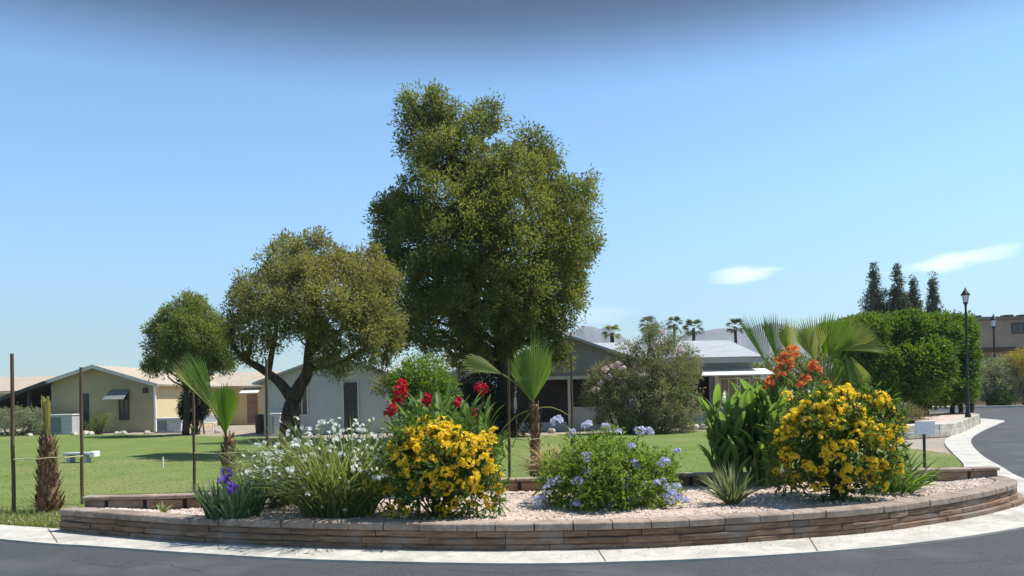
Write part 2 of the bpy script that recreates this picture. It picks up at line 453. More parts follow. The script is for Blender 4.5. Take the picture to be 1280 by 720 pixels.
inner_pre = [il+d0*60+np.array([0,16]), il+d0*20+np.array([0,3.2]), il+d0*6+np.array([0,.5]), il]
inn = wallc + wall_n*.12
right_inner = [e2+np.array([.5,1.2])] + [G(x, y)[:2] for x, y in [(1205,583),(1190,566),(1181,555),(1184,548),(1197,542),(1224,528)]]
r2 = right_inner[-1]
right_inner += [r2+np.array([1.5,3]), r2+np.array([1,5.5]), r2+np.array([-3,8]), r2+np.array([-20,11])]
INN = np.vstack([catmull(inner_pre, 6), inn, catmull(right_inner, 8)])
sheet('kerb', list(OUT)+list(INN[::-1]), .015, M['concrete'], th=.05)
# road: front and right of the kerb's outer line
Lp = OUT[0]
mid = OUT.copy()
road_poly = [(-90,-40),(140,-40),(140,62),(44,57.5),(20,66),(-20,72)] + [tuple(p) for p in (mid[::-1])]
sheet('road', road_poly, -.006, M['asphalt'])
# kerb joints: thin dark grooves across the pale strip
jm = MB()
for px in (60, 745, 1010):
    a = G(px, np.interp(px, [p[0] for p in wall_px], [p[1] for p in wall_px]) - 3); b = G(px+12, np.interp(px+12, [p[0] for p in outer_px], [p[1] for p in outer_px])-.5)
    d = unit((b-a)[:2]); n = np.array([-d[1], d[0]])*.007
    jm.add([(a[0]-n[0],a[1]-n[1],.0165),(a[0]+n[0],a[1]+n[1],.0165),(b[0]+n[0],b[1]+n[1],.0165),(b[0]-n[0],b[1]-n[1],.0165)], [(0,1,2,3)])
solo('kerb_joint', jm, M['brown_dark'], kind='structure')

# grit and fallen petals lying in the gutter
gt = MB(); n_ = 900
ii = rng.integers(0, len(wallc), n_); gp = wallc[ii]-wall_n[ii]*(.02+.5*rng.random(n_)[:, None]**2.2)
leaf_quads(gt, np.column_stack([gp, np.full(n_, .019)]), runit(n_)*[1, 1, .1], runit(n_)*.2+[0, 0, 1], .012+.022*rng.random(n_), .010, .15)
solo('gutter_litter', gt, M['lf_mound'], kind='stuff')
ck = MB()
for pts in ([(560,712),(640,716),(700,713),(790,719)], [(1120,698),(1190,704),(1230,700),(1275,706)], [(90,700),(150,708),(205,705),(260,716)]):
    c_ = catmull([G(x, y)[:2] for x, y in pts], 10); nn_ = left_normals(c_); w_ = .0018+.0015*rng.random(len(c_))[:, None]; c_ = c_+rng.normal(size=c_.shape)*.012
    l_, r_ = c_+nn_*w_, c_-nn_*w_; m_ = len(c_)
    ck.add(np.vstack([np.column_stack([l_, np.full(m_, -.0035)]), np.column_stack([r_, np.full(m_, -.0035)])]), [(i, m_+i, m_+i+1, i+1) for i in range(m_-1)])
solo('road_crack', ck, M['black'], kind='structure')

# back wall line of the planter
back_px = [(102,637),(250,634)]
bw = [G(103,638,.25)[:2], G(250,634,.25)[:2], G(420,622,.25)[:2], G(650,613,.25)[:2], G(850,607,.25)[:2], G(1000,604,.25)[:2], G(1130,602,.25)[:2], G(1250,599,.25)[:2]]
backc = resample(catmull(bw, 10), .05)
back_n = left_normals(backc)

# lawn
lawn_far = [G(x, y)[:2] for x, y in [(900,538),(780,541),(640,545),(480,548),(345,547),(190,543),(60,543),(-60,544)]]
lawn_poly = [tuple(p) for p in INN[:24:1] if p[0] > -16]
lw = [tuple(il+d0*8+np.array([0,.6])), tuple(il)] + [tuple(p) for p in inn[:4]] + [tuple(p) for p in (backc[8:-30:12])]
lw += [tuple(G(1204,582)[:2]), tuple(G(1192,568)[:2]), tuple(G(1150,562)[:2]), tuple(G(1010,552)[:2])] + [tuple(p) for p in lawn_far] + [(-40, 46), (-40, 16)]
sheet('lawn', lw, 0.0, M['lawn'])
LAWN = np.array(lw)
def inside(P, poly):
    x, y = P[:, 0], P[:, 1]; r = np.zeros(len(P), bool); n = len(poly)
    for i in range(n):
        x1, y1 = poly[i]; x2, y2 = poly[(i+1) % n]
        c = ((y1 > y) != (y2 > y)) & (x < (x2-x1)*(y-y1)/(y2-y1+1e-12)+x1)
        r ^= c
    return r
# short mown grass over the lawn, thinning with distance
gm = MB()
N = 60000
Dd = 9.3*np.exp(rng.random(N)**1.8*math.log(24/9.3)); U = (rng.random(N)*1500-120-CX)/F*Dd
Pg = np.stack([U, Dd], 1); Pg = Pg[inside(Pg, LAWN)]; Dg = Pg[:, 1]
k = len(Pg)
blades(gm, np.column_stack([Pg, np.zeros(k)]), rng.random(k)*6.28, 1.0+.5*rng.random(k), (.008+.012*rng.random(k))*(1+Dg*.01), .006+.0004*Dg, .6*rng.random(k), seg=2)
solo('grass', gm, M['lf_grass'], kind='stuff')
# rough verge with longer tufts and dry leaves at the left end of the wall
vm = MB(); dm = MB()
pz = np.array([G(x, y)[:2] for x, y in zip(rng.random(2600)*85-5, 640+rng.random(2600)*20)])
ok = inside(pz, LAWN); pz = pz[ok]; k = len(pz)
blades(vm, np.column_stack([pz, np.zeros(k)]), rng.random(k)*6.28, .8+.7*rng.random(k), .05+.09*rng.random(k), .008, .9*rng.random(k), seg=3)
solo('verge_grass', vm, M['lf_grass'], kind='stuff')
pz = np.array([G(x, y)[:2] for x, y in zip(rng.random(500)*85-5, 638+rng.random(500)*20)]); pz = pz[inside(pz, LAWN)]; k = len(pz)
leaf_quads(dm, np.column_stack([pz, .02+.03*rng.random(k)]), runit(k)*[1,1,.3], runit(k)*.3+[0,0,1], .05+.03*rng.random(k), .02)
solo('dry_leaves', dm, M['lf_dry'], kind='stuff')

# ------------------------------------------------------------------ planter walls
def course(mb, line, nrm, z0, z1, out0, depth, length, shift, gap=.006, out_fn=None, vary=0.0):
    """a course of blocks along a line; out0 = how far the face stands out"""
    step = .05; nblk = int(round(length/step)); i = -int(shift/step)
    n = len(line)
    while i < n-1:
        nblk = max(3, int(round(length*(1+vary*(rng.random()*2-1))/step)))
        a, b = max(i, 0), min(i+nblk, n-1)
        if b-a >= 2:
            idx = np.unique(np.linspace(a, b, max(3, (b-a)//3+1)).astype(int))
            jit = rng.normal()*.006
            tl = np.zeros(len(idx)); 
            o = out0+jit+(out_fn(idx/(n-1)) if out_fn else 0)
            of = np.broadcast_to(-np.asarray(o), (len(idx),))
            P = line[idx]; Nn = nrm[idx]
            T = unit(np.gradient(line, axis=0))[idx]
            P = P.copy(); P[0] += T[0]*gap; P[-1] -= T[-1]*gap
            bz = .012; ch = .010
            zt = z1-.003+rng.normal()*.002
            # cross-section ring: front bottom, front low, front high, front top (chamfer), back top, back bottom
            rings = []
            prof = [(0+ch, z0), (0, z0+ch), (0, zt-bz), (bz, zt), (depth-bz, zt), (depth, zt-bz), (depth, z0)]
            m = len(prof)
            for q in range(len(idx)):
                endin = ch if q in (0, len(idx)-1) else 0
                for dd, zz in prof:
                    rr = of[q] + dd + (endin*.6 if dd < depth/2 else 0)
                    pp = P[q] + Nn[q]*rr
                    rings.append((pp[0], pp[1], zz))
            fs = []
            for q in range(len(idx)-1):
                for j in range(m):
                    fs.append((q*m+j, (q+1)*m+j, (q+1)*m+(j+1) % m, q*m+(j+1) % m))
            L = len(idx)-1
            mb.add(rings, fs, [list(range(m))], [[L*m+j for j in range(m)][::-1]])
        i += nblk
pw = thing('retaining_wall', 'long curved front wall of brown split blocks with a paler cap holding the flower bed', 'retaining wall', (wallc[len(wallc)//2][0], wallc[len(wallc)//2][1], 0))
mb = MB(); course(mb, wallc, wall_n, 0.0, .075, .0, .2, .55, .0, gap=.003, out_fn=lambda t: .10*np.clip((t-.62)/.3, 0, 1), vary=.5); part('base_course', mb, M['block'], pw)
mb = MB(); course(mb, wallc, wall_n, .075, .142, .004, .2, .60, .2, gap=.003, vary=.5); part('middle_course', mb, M['block'], pw)
mb = MB(); course(mb, wallc, wall_n, .142, .215, -.008, .2, .50, .3, gap=.003, vary=.5); part('upper_course', mb, M['block'], pw)
mb = MB(); course(mb, wallc, wall_n, .215, .295, .014, .26, .40, .1); part('cap', mb, M['cap'], pw)

bwt = thing('retaining_wall', 'low straight wall of brown blocks with square gaps along the back of the flower bed', 'retaining wall', (backc[len(backc)//2][0], backc[len(backc)//2][1], 0))
mb = MB()
course(mb, backc, back_n, 0.0, .25, 0, .16, .6, 0)
course(mb, backc, back_n, .25, .375, 0, .16, .48, .2, gap=.028); part('upper_course', mb, M['block'], bwt)
mb = MB(); course(mb, backc, back_n, .375, .425, .012, .19, .6, .3); part('cap', mb, M['cap'], bwt)
mb = MB(); course(mb, backc, back_n, .252, .372, -.055, .07, .6, .1, gap=.001); part('core', mb, M['darktrim'], bwt)

# ------------------------------------------------------------------ gravel bed
nu, nv = 200, 26
fi = wallc + wall_n*.22
fr = resample(fi, .05); 
def at(P, t):
    d = np.concatenate([[0], np.cumsum(np.linalg.norm(np.diff(P, axis=0), axis=1))]); s = t*d[-1]
    return np.stack([np.interp(s, d, P[:, k]) for k in range(2)], 1)
bk = backc + back_n*.03
tu = np.linspace(0, 1, nu)
front_s = at(fr, tu); back_s = at(np.vstack([fr[0][None], bk]), tu)
# pair by x so the bed is not skewed
back_s = np.stack([np.interp(np.linspace(0,1,nu), np.linspace(0,1,nu), back_s[:,0]), back_s[:,1]], 1)
def bed_z(x, y):
    return .25 + .018*np.sin(x*2.1+y)*np.sin(y*1.7) + .012*np.sin(x*5.3)*np.cos(y*4.1)
V = []
for j in range(nv):
    t = j/(nv-1); p = front_s*(1-t)+back_s*t
    V.append(np.column_stack([p, bed_z(p[:,0], p[:,1])+rng.normal(size=nu)*.004]))
V = np.vstack(V)
q = [(j*nu+i, j*nu+i+1, (j+1)*nu+i+1, (j+1)*nu+i) for j in range(nv-1) for i in range(nu-1)]
mb = MB(); mb.add(V, q); solo('bed_soil', mb, M['bed'], kind='structure', smooth=True)
# crushed stone on top
K = 15000
a, b = rng.random(K), rng.random(K)
ia = (a*(nu-1)).astype(int)
pp = front_s[ia]*(1-b)[:, None]+back_s[ia]*b[:, None] + rng.normal(size=(K, 2))*.03
sz = .007+.014*rng.random(K)**2
octv = np.array([(1,0,0),(-1,0,0),(0,1,0),(0,-1,0),(0,0,1),(0,0,-1)], float)
octf = np.array([(0,2,4),(2,1,4),(1,3,4),(3,0,4),(2,0,5),(1,2,5),(3,1,5),(0,3,5)])
sc_ = (.7+.6*rng.random((K, 6, 1)))*octv[None]*sz[:, None, None]*np.array([1.2,1.2,.75])
ang = rng.random(K)*6.28; ca, sa = np.cos(ang)[:, None], np.sin(ang)[:, None]
xr = sc_[..., 0]*ca - sc_[..., 1]*sa; yr = sc_[..., 0]*sa + sc_[..., 1]*ca
PV = np.stack([xr+pp[:, :1], yr+pp[:, 1:2], sc_[..., 2]+bed_z(pp[:,0],pp[:,1])[:, None]+.004], 2)
mb = MB(); mb.add(PV.reshape(-1, 3), (octf[None]+(np.arange(K)*6)[:, None, None]).reshape(-1, 3))
solo('gravel', mb, M['pebble'], kind='stuff')

# ------------------------------------------------------------------ flowering plants of the bed
def flower_mesh(name, mat, nfl, spread, R, petals=5, cup=.5, dome=.5, petal_w=.75):
    mb = MB()
    d = runit(nfl); d[:, 2] = np.abs(d[:, 2])*1.0 - (1-dome)*.4; d = unit(d)
    c = d*spread*(.55+.5*rng.random(nfl))[:, None]
    if nfl == 1: c *= 0; d = np.array([[0, 0, 1.0]])
    for k in range(petals):
        ref = unit(np.cross(d, unit(np.array([.3,.5,.81])+0*d))); r2 = np.cross(d, ref)
        a = 2*math.pi*k/petals
        rad = ref*math.cos(a)+r2*math.sin(a)
        leaf_quads(mb, c, rad*(1-cup*.6)+d*cup, d, R*(.85+.3*rng.random(nfl)), R*petal_w, .2)
    return mb.mesh(name, mat)
YEL = [flower_mesh('flower_cluster', M['pt_yellow'], n, s, .040, 5, .6) for n, s in ((24,.085),(20,.075),(32,.10),(14,.06))]

def surface_spots(spots, base, rx, ry, rz, cz, D):
    """points on the front of a rounded bush seen at these places"""
    out = []
    for px, py in spots:
        p = A(px, py, D)
        q = 1 - ((p[0]-base[0])/rx)**2 - ((p[2]-cz)/rz)**2
        dy = -ry*math.sqrt(max(q, .04))
        Dn = D+dy*.8
        out.append(A(px, py, Dn))
    return out

def yellow_bush(label, bx, by, top, x0, x1, spots, seed):
    base = G(bx, by, .26); D = base[1]
    s = D/F
    h = A(bx, top, D)[2]-.26; w = (x1-x0)*s
    cx = A((x0+x1)/2, by, D)[0]
    o = thing('yellow_bells_shrub', label, 'flowering shrub', (base[0], base[1], .24), 'yellow flowering shrubs')
    mb = MB(); C = np.array([cx, D, .26+h*.5])
    lobes = [(C+np.array([0,0,0]), h*.40)]
    for k in range(16):
        a = rng.random()*6.28; e_ = -.5+1.6*rng.random()
        d = np.array([math.cos(a)*math.cos(e_)*w*.34, math.sin(a)*math.cos(e_)*w*.32, math.sin(e_)*h*.30])
        lobes.append((C+d, h*(.17+.08*rng.random())))
    for px, py in spots[::2]:
        lobes.append((A(px, py+6, D-.15), .16))
    cl = crown(mb, lobes, 330, .075, 11, .105, .030, inner=.35, cull=.5, up=.5)
    st = MB()
    for k in range(26):      # stray shoots past the outline
        a = rng.random()*6.28; e_ = .2+1.1*rng.random(); d = np.array([math.cos(a)*math.cos(e_)*w*.5, math.sin(a)*math.cos(e_)*w*.45, math.sin(e_)*h*.48])
        pth = limb_path(C+d*.7, C+d*(1.05+.16*rng.random())+np.array([0,0,.03]), 6, .1, .08); st.tube(pth, np.linspace(.005,.002,6), 4, False)
        leaf_clumps(mb, pth[2:], np.full(4, .045), 7, .10, .03, None, .5)
    part('foliage', mb, M['lf_shrub'], o)
    for k in range(26):
        tgt = cl[rng.integers(len(cl))]
        st.tube(limb_path((base[0]+rng.normal()*.06, base[1]+rng.normal()*.06, .22), tgt, 6, .1, .1), np.linspace(.012, .003, 6), 5)
    part('stems', st, M['twig'], o)
    P = surface_spots(spots, (cx, D), w*.5, w*.45, h*.5, .26+h*.5, D)
    for k, p in enumerate(P):
        inst('flower_cluster', YEL[k % 4], o, p, (rng.normal()*.5-.35, rng.normal()*.5, rng.random()*6.28), (.8+.5*rng.random())*(1 if spots[k][1] < by-65 else .85))
        if rng.random() < (.9 if spots[k][1] < by-65 else .35):
            inst('flower_cluster', YEL[(k+1) % 4], o, p+np.array([rng.normal()*.10, .04+rng.random()*.08, rng.normal()*.06]), (rng.normal()*.5-.3, rng.normal()*.5, rng.random()*6.28), .55+.4*rng.random())
    for k in range(20):
        a = rng.random()*2.9+.1; zz = rng.random()
        p = np.array([cx+math.cos(a)*w*.47*math.sqrt(1-(zz*.9)**2*.8), D+math.sin(a)*w*.42, .26+h*(.35+.48*zz)])
        inst('flower_cluster', YEL[k % 4], o, p, (rng.normal()*.4, rng.normal()*.4, rng.random()*6.28), .7+.5*rng.random())
    return o
spots1 = [(498,562),(506,552),(518,545),(530,548),(543,543),(556,548),(568,540),(580,547),(590,556),(600,566),(606,578),(612,588),(515,560),(528,562),(545,560),(560,563),(575,562),(500,578),(512,590),(525,580),(540,578),(548,592),(536,600),(556,590),(572,588),(582,576),(590,596),(604,546),(612,556),(545,608),(528,612),(515,606),(556,612),(575,606),(486,612),(478,606),(470,610),(487,640),(500,636),(512,641),(548,640),(560,635),(572,631),(590,633),(604,626),(615,632),(620,612),(625,600),(533,532),(555,531),(585,612),(600,612)]
spots2 = [(1020,497),(1036,492),(1050,498),(1062,494),(1075,500),(1088,503),(1100,502),(1108,512),(1008,510),(1024,512),(1040,512),(1055,512),(1070,516),(985,530),(997,524),(1010,528),(1024,528),(1037,530),(1048,534),(992,540),(1118,525),(1125,538),(1112,542),(1100,535),(1088,542),(1093,552),(1105,556),(1122,553),(978,544),(984,568),(978,577),(992,572),(985,594),(996,600),(1018,612),(1030,608),(1048,614),(1058,604),(1042,562),(1052,556),(1064,560),(1050,574),(1036,570),(1104,580),(1118,578),(1122,590),(1090,598),(1102,606),(1088,580),(1070,545),(1028,548),(1076,588),(1012,588),(1062,588)]
yellow_bush('smaller rounded shrub thick with yellow flowers in front of the red cannas', 548, 645, 528, 472, 630, spots1, 1)
yellow_bush('larger shrub covered in golden trumpet flowers beside the small white sign', 1052, 624, 490, 972, 1130, spots2, 2)

# strappy clump with many small white flowers
WHT = [flower_mesh('flower', M['pt_white'], n, s, .029, 6, .25, petal_w=.62) for n, s in ((1,.0),(3,.03),(4,.035))]
def straps(name, label, cat, px, py, n, L, W, mat, el=(.9,1.5), droop=(.3,1.3), spread=.2, z=.26, seg=6, fold=.0, dead=0):
    b = G(px, py, z); o = thing(name, label, cat, (b[0], b[1], z-.02))
    mb = MB(); r = spread*np.sqrt(rng.random(n)); a = rng.random(n)*6.28
    base = np.stack([b[0]+r*np.cos(a), b[1]+r*np.sin(a), np.full(n, z-.01)], 1)
    az = a + rng.normal(size=n)*.6
    blades(mb, base, az, el[0]+(el[1]-el[0])*rng.random(n), L*(.55+.5*rng.random(n)), W*(.7+.6*rng.random(n)), droop[0]+(droop[1]-droop[0])*rng.random(n), seg, fold=fold, roll=rng.normal(size=n)*.5)
    part('leaves', mb, mat, o)
    if dead:
        mb = MB(); a = rng.random(dead)*6.28
        blades(mb, np.stack([b[0]+.05*np.cos(a), b[1]+.05*np.sin(a), np.full(dead, z)], 1), a, .2+.4*rng.random(dead), L*.5, W, .8, 5)
        part('dry_leaves', mb, M['lf_dry'], o)
    return o, b
def on_stalks(o, b, spots, D, meshes, name, stalk_mat, sc=1.0, foot=.18, rad=.003, near=0.0):
    st = MB()
    for i, (px, py) in enumerate(spots):
        p = A(px, py, D + rng.normal()*.18 - near*min(1, max(0, (py-545)/40)))
        a = rng.random()*6.28
        st.tube(limb_path((b[0]+foot*math.cos(a), b[1]+foot*math.sin(a), b[2]), p, 7, .12, .03), np.linspace(rad*1.4, rad, 7), 4)
        inst(name, meshes[i % len(meshes)], o, p, (rng.normal()*.5-.3, rng.normal()*.4, rng.random()*6.28), sc*(.8+.45*rng.random()))
    part('stalks', st, stalk_mat, o)
o, b = straps('butterfly_iris', 'large dark green strappy clump dotted with white flowers left of the yellow shrub', 'flowering plant', 425, 642, 900, 1.30, .015, M['lf_strap'], (.8,1.5), (.2,1.3), .40)
sp = [(350,527),(370,524),(402,527),(424,523),(443,526),(464,524),(396,536),(410,541),(428,538),(440,545),(455,540),(470,548),(478,536),(384,545),(370,556),(390,556),(404,556),(420,550),(432,556),(448,552),(462,560),(476,560),(490,545),(380,572),(396,570),(412,566),(428,568),(445,572),(460,580),(470,572),(380,610),(384,618),(396,622),(425,598),(436,604),(438,612),(450,590),(402,634),(392,614),(372,588),(430,640),(475,596),(410,582),(442,585),(466,545),(355,548),(362,540),(346,556),(482,554),(420,532)]
sp += [(415+78*math.cos(a)*q, 590-62*math.sin(a)*q) for a, q in zip(rng.random(95)*3.7-.3, .35+.69*rng.random(95)**.7)]
on_stalks(o, b, sp, b[1]-.1, WHT, 'flower', M['stem'], .95, near=.55)
# pale looser clump
o, b = straps('gaura_plant', 'pale loose plant with arching stems and white flowers beside the purple iris', 'flowering plant', 345, 632, 420, 1.0, .015, M['lf_pale'], (.5,1.45), (.3,1.3), .22)
lm = MB(); pts = []
for k in range(34):
    a = rng.random()*6.28; r = .1+.36*rng.random()
    tip = b + np.array([math.cos(a)*r*1.4, math.sin(a)*r, .35+.4*rng.random()])
    pth = limb_path(b, tip, 9, .2, .05); pts.append(pth[3:]); lm.tube(pth, .003, 4)
pts = np.vstack(pts); part('stems', lm, M['stem'], o)
lm = MB(); leaf_clumps(lm, pts, np.full(len(pts), .07), 11, .07, .016); part('foliage', lm, M['lf_pale'], o)
sp = [(312,565),(318,572),(330,568),(345,562),(352,570),(322,580),(340,585),(330,598),(318,606),(348,600),(356,610),(335,616),(327,625),(345,622),(360,580),(365,568),(358,592),(310,590),(305,604),(325,590),(338,574),(350,616),(333,634),(366,600),(300,578),(342,606)]
sp += [(335+34*math.cos(a)*q, 592-36*math.sin(a)*q) for a, q in zip(rng.random(42)*6.3, .3+.85*rng.random(42))]
on_stalks(o, b, sp, b[1]-.15, WHT, 'flower', M['stem'], 1.0, near=.4)
# bearded iris
PUR = [flower_mesh('flower', M['pt_purple'], 4, .035, .075, 5, .3, petal_w=.7)]
o, b = straps('iris_plant', 'blue green sword leaved iris with two purple blooms at the left of the bed', 'flowering plant', 293, 648, 210, .52, .032, M['lf_iris'], (1.05,1.53), (.0,.6), .30, fold=.15)
on_stalks(o, b, [(283,591),(289,611),(280,600)], b[1]+.1, PUR, 'flower', M['stem'], 1.0, .08, .005)
straps('iris_plant', 'small yellow green leafy tuft behind the purple iris blooms', 'plant', 312, 628, 90, .55, .026, M['lf_agap'], (1.0,1.5), (.1,.6), .14, fold=.15)
straps('agave_seedling', 'tiny pale agave seedling alone at the left end of the bed', 'plant', 204, 641, 13, .20, .035, M['lf_pale'], (.6,1.4), (-.1,.3), .02, fold=.4)
straps('grass_clump', 'spiky blue green grass clump on the gravel left of the larger golden shrub', 'plant', 915, 629, 210, .56, .015, M['lf_spiky'], (.55,1.5), (.0,.7), .07, fold=.1, dead=26)
straps('agapanthus_plant', 'bright green strap leaved plant at the foot of the white sign', 'plant', 1117, 613, 190, .68, .026, M['lf_agap'], (.6,1.45), (.3,1.3), .24, fold=.12)
# straw mound
b = G(693, 592, .0)
straps('dry_grass_tuft', 'straw coloured dry grass mound beside the middle palm', 'grass tuft', 697, 600, 900, .98, .012, M['lf_dry'], (.7,1.5), (.5,2.0), .18, z=0.05)

# plumbago
def plumbago():
    b = G(765, 630, .26); D = b[1]
    o = thing('plumbago_shrub', 'sprawling light green shrub with pale blue flowers in the middle of the bed', 'flowering shrub', (b[0], b[1], .24))
    mb = MB()
    L_ = [(700,590,30,.1),(725,570,32,0),(757,562,34,.1),(790,568,32,0),(815,585,30,.1),(710,612,24,-.25),(745,605,34,-.3),(785,605,34,-.3),(820,612,24,-.2),(735,590,34,-.2),(770,585,36,-.3),(800,590,30,-.2),(690,605,20,0),(840,622,16,-.1),(730,625,18,-.45),(775,626,18,-.5),(815,626,14,-.4),(760,580,40,.45),(720,590,36,.4),(800,590,34,.4),(692,572,14,.2),(835,560,14,.25),(745,547,14,.2),(828,600,18,0)]
    lobes = [(A(x, y, D+d), r*D/F) for x, y, r, d in L_]
    lobes = [(A(x, y+(8 if y < 598 else 0), D+d), r*.92*D/F) for x, y, r, d in L_]
    lobes = [(c*np.array([1,1,0])+np.array([0,0,max(c[2], .26+r*.4)]), r) for c, r in lobes]
    cl = crown(mb, lobes, 640, .095, 16, .06, .026, inner=.4, cull=.5, up=.5)
    # arching sprays
    st = MB(); pts = []
    for k in range(70):
        a = rng.random()*6.28; l = .55+.4*rng.random()
        tip = np.array([b[0]+math.cos(a)*.86*l*1.05, D+math.sin(a)*.55*l, .3+rng.random()*.65*(1.35-l)+.1])
        pth = limb_path((b[0]+rng.normal()*.1, D+rng.normal()*.1, .24), tip, 9, .28, .04); st.tube(pth, np.linspace(.006,.002,9), 4); pts.append(pth[4:])
    pts = np.vstack(pts); leaf_clumps(mb, pts, np.full(len(pts), .06), 10, .055, .02)
    part('foliage', mb, M['lf_plumbago'], o); part('stems', st, M['stem'], o)
    BLU = [flower_mesh('flower_cluster', M['pt_blue'], n, s, .024, 5, .2, petal_w=.7) for n, s in ((14,.05),(18,.06),(10,.04))]
    sp = [(683,612),(690,604),(678,622),(697,600),(720,630),(728,633),(742,630),(760,632),(786,628),(790,634),(782,612),(786,600),(783,607),(794,580),(797,586),(826,580),(832,578),(820,604),(828,602),(835,610),(842,616),(848,622),(838,624),(854,624),(846,610),(733,572),(735,590),(718,606),(722,602),(800,616),(808,608),(766,634),(846,564),(790,558),(670,628),(830,620),(858,628)]
    for k, (px, py) in enumerate(sp):
        p = A(px, py, D-.5+.25*rng.random()) if py > 600 else A(px, py, D-.38)
        p[2] = max(p[2], .30)
        inst('flower_cluster', BLU[k % 3], o, p, (-.5+rng.normal()*.3, rng.normal()*.4, rng.random()*6), .9+.4*rng.random())
plumbago()
# agapanthus heads standing behind it
LAV = [flower_mesh('flower_head', M['pt_lav'], 30, .075, .038, 5, .5, dome=.9, petal_w=.6)]
o, b = straps('agapanthus_plant', 'lavender globe flowers on tall stalks rising behind the pale blue shrub', 'flowering plant', 755, 611, 120, .5, .03, M['lf_agap'], (.6,1.4), (.4,1.3), .45, fold=.12)
on_stalks(o, b, [(697,528),(735,533),(757,536),(772,541),(800,540),(810,541),(716,541)], b[1], LAV, 'flower_head', M['stem'], .95, .3, .006)

# cannas
def canna(label, px, py, nst, hgt, spread, flowers, fmat, D=None, lw=.15, ll=.55, wide=1.0, ly=.6):
    b = G(px, py, .26); D = b[1]
    o = thing('canna_clump', label, 'flowering plant', (b[0], b[1], .24))
    mb = MB(); st = MB(); prof = lambda t: 1.75*np.clip(t+.02, 0, 1)**.55*(1.005-t)**.85
    for k in range(nst):
        a = rng.random()*6.28; r = spread*math.sqrt(rng.random())
        x, y = b[0]+r*math.cos(a)*wide, b[1]+r*math.sin(a)*ly; h = hgt*(.55+.45*rng.random())
        top = (x+rng.normal()*.08, y+rng.normal()*.06, .24+h)
        st.tube(limb_path((x, y, .22), top, 5, 0, .02), np.linspace(.014, .007, 5), 6)
        m = 7; t = .12+.85*np.arange(m)/m+.03*rng.random(m)
        bs = np.array([(x, y, .22)])+(np.array(top)-np.array([x, y, .22]))*t[:, None]
        az = rng.random()*6.28 + np.arange(m)*2.4
        blades(mb, bs, az, 1.42-.4*rng.random(m), ll*(.75+.4*rng.random(m)), lw*(.8+.5*rng.random(m)), .3+.9*rng.random(m), 8, prof, .28, rng.normal(size=m)*.25, 1.6)
    part('leaves', mb, M['lf_canna'], o)
    FL = [flower_mesh('flower', fmat, n, s, .062, 4, .5, dome=.7, petal_w=.7) for n, s in ((11,.06),(14,.075),(8,.05))]
    for i, (fx, fy) in enumerate(flowers):
        p = A(fx, fy, D+rng.normal()*.12)
        st.tube(limb_path((b[0]+rng.normal()*spread*.5*wide, b[1]+rng.normal()*.15, .24), p, 7, .05, .02), np.linspace(.012, .006, 7), 5)
        inst('flower', FL[i % 3], o, p, (rng.normal()*.3, rng.normal()*.3, rng.random()*6.28), .8+.35*rng.random())
    part('stalks', st, M['stem'], o)
canna('red flowering canna clump with green paddle leaves behind the smaller yellow shrub', 558, 616, 34, 1.36, .6, [(502,482),(500,492),(497,503),(490,512),(486,518),(533,497),(533,504),(602,487),(606,492),(590,517),(590,525),(575,503),(537,530),(516,528)], M['pt_red'], wide=1.15, lw=.11, ll=.5)
canna('tall orange flowering canna clump with broad pointed leaves left of the larger golden shrub', 940, 606, 46, 1.40, .52, [(972,452),(980,458),(990,438),(994,446),(984,448),(974,462),(978,470),(966,478),(1002,482),(1006,476),(1018,457),(1020,463),(1034,482),(963,482),(986,455)], M['pt_orange'], lw=.14, ll=.50, wide=1.05)

# ------------------------------------------------------------------ young fan palms with stakes
def fan(mb, o, ax, nrm, R, spread, nseg=26, cup=.25, split=.6, droop=.0, pleat=.35, taper=.22):
    ax = unit(ax); nrm = unit(nrm - ax*np.dot(ax, nrm)); sd = np.cross(ax, nrm)
    ts = np.array([.0, .2, .4, .58, .72, .86, 1.0]); da = spread/nseg
    for i in range(nseg):
        a = -spread/2+da*(i+.5); u = a/(spread/2)
        d = unit(ax*math.cos(a)+sd*math.sin(a)+nrm*cup*u*u)
        s2 = unit(np.cross(nrm, d)); n2 = np.cross(d, s2)
        Rr = R*(1-taper*u*u)*(.95+.1*rng.random())
        V = []
        jit = rng.normal()*.25
        for t in ts:
            w = Rr*t*math.tan(da/2) if t <= split else Rr*split*math.tan(da/2)*(1-((t-split)/(1-split))**1.1*.97)
            c = o + d*Rr*t - np.array([0,0,1])*droop*R*t**3 + s2*(max(0, t-split)*Rr*.12*jit)
            V += [c+s2*w*1.02, c+n2*w*pleat*1.6, c-s2*w*1.02]
        m = len(ts)
        mb.add(V, [(j*3, j*3+1, j*3+4, j*3+3) for j in range(m-1)], [(j*3+1, j*3+2, j*3+5, j*3+4) for j in range(m-1)])

def palm_trunk(o, base, h, r0, r1, boots=110):
    mb = MB(); z = np.linspace(0, h, 12)
    mb.tube(np.stack([np.full(12, base[0]), np.full(12, base[1]), base[2]+z], 1), np.interp(z, [0, h*.2, h], [r0, r0*.95, r1]), 14)
    part('trunk', mb, M['palmbark'], o, smooth=True)
    mb = MB(); k = boots
    t = np.sort(rng.random(k)); a = np.arange(k)*2.4+rng.normal(size=k)*.2
    rr = np.interp(t, [0,1], [r0, r1])*.95
    bs = np.stack([base[0]+rr*np.cos(a), base[1]+rr*np.sin(a), base[2]+.02+t*(h*.97)], 1)
    blades(mb, bs, a, .95+.5*rng.random(k), (.08+.1*rng.random(k))*(1.3-.4*t), .075*(1.2-.4*t), .1-.5*rng.random(k), 3, lambda t: 1-.75*t, .3, rng.normal(size=k)*.2)
    part('leaf_bases', mb, M['palmbark'], o)

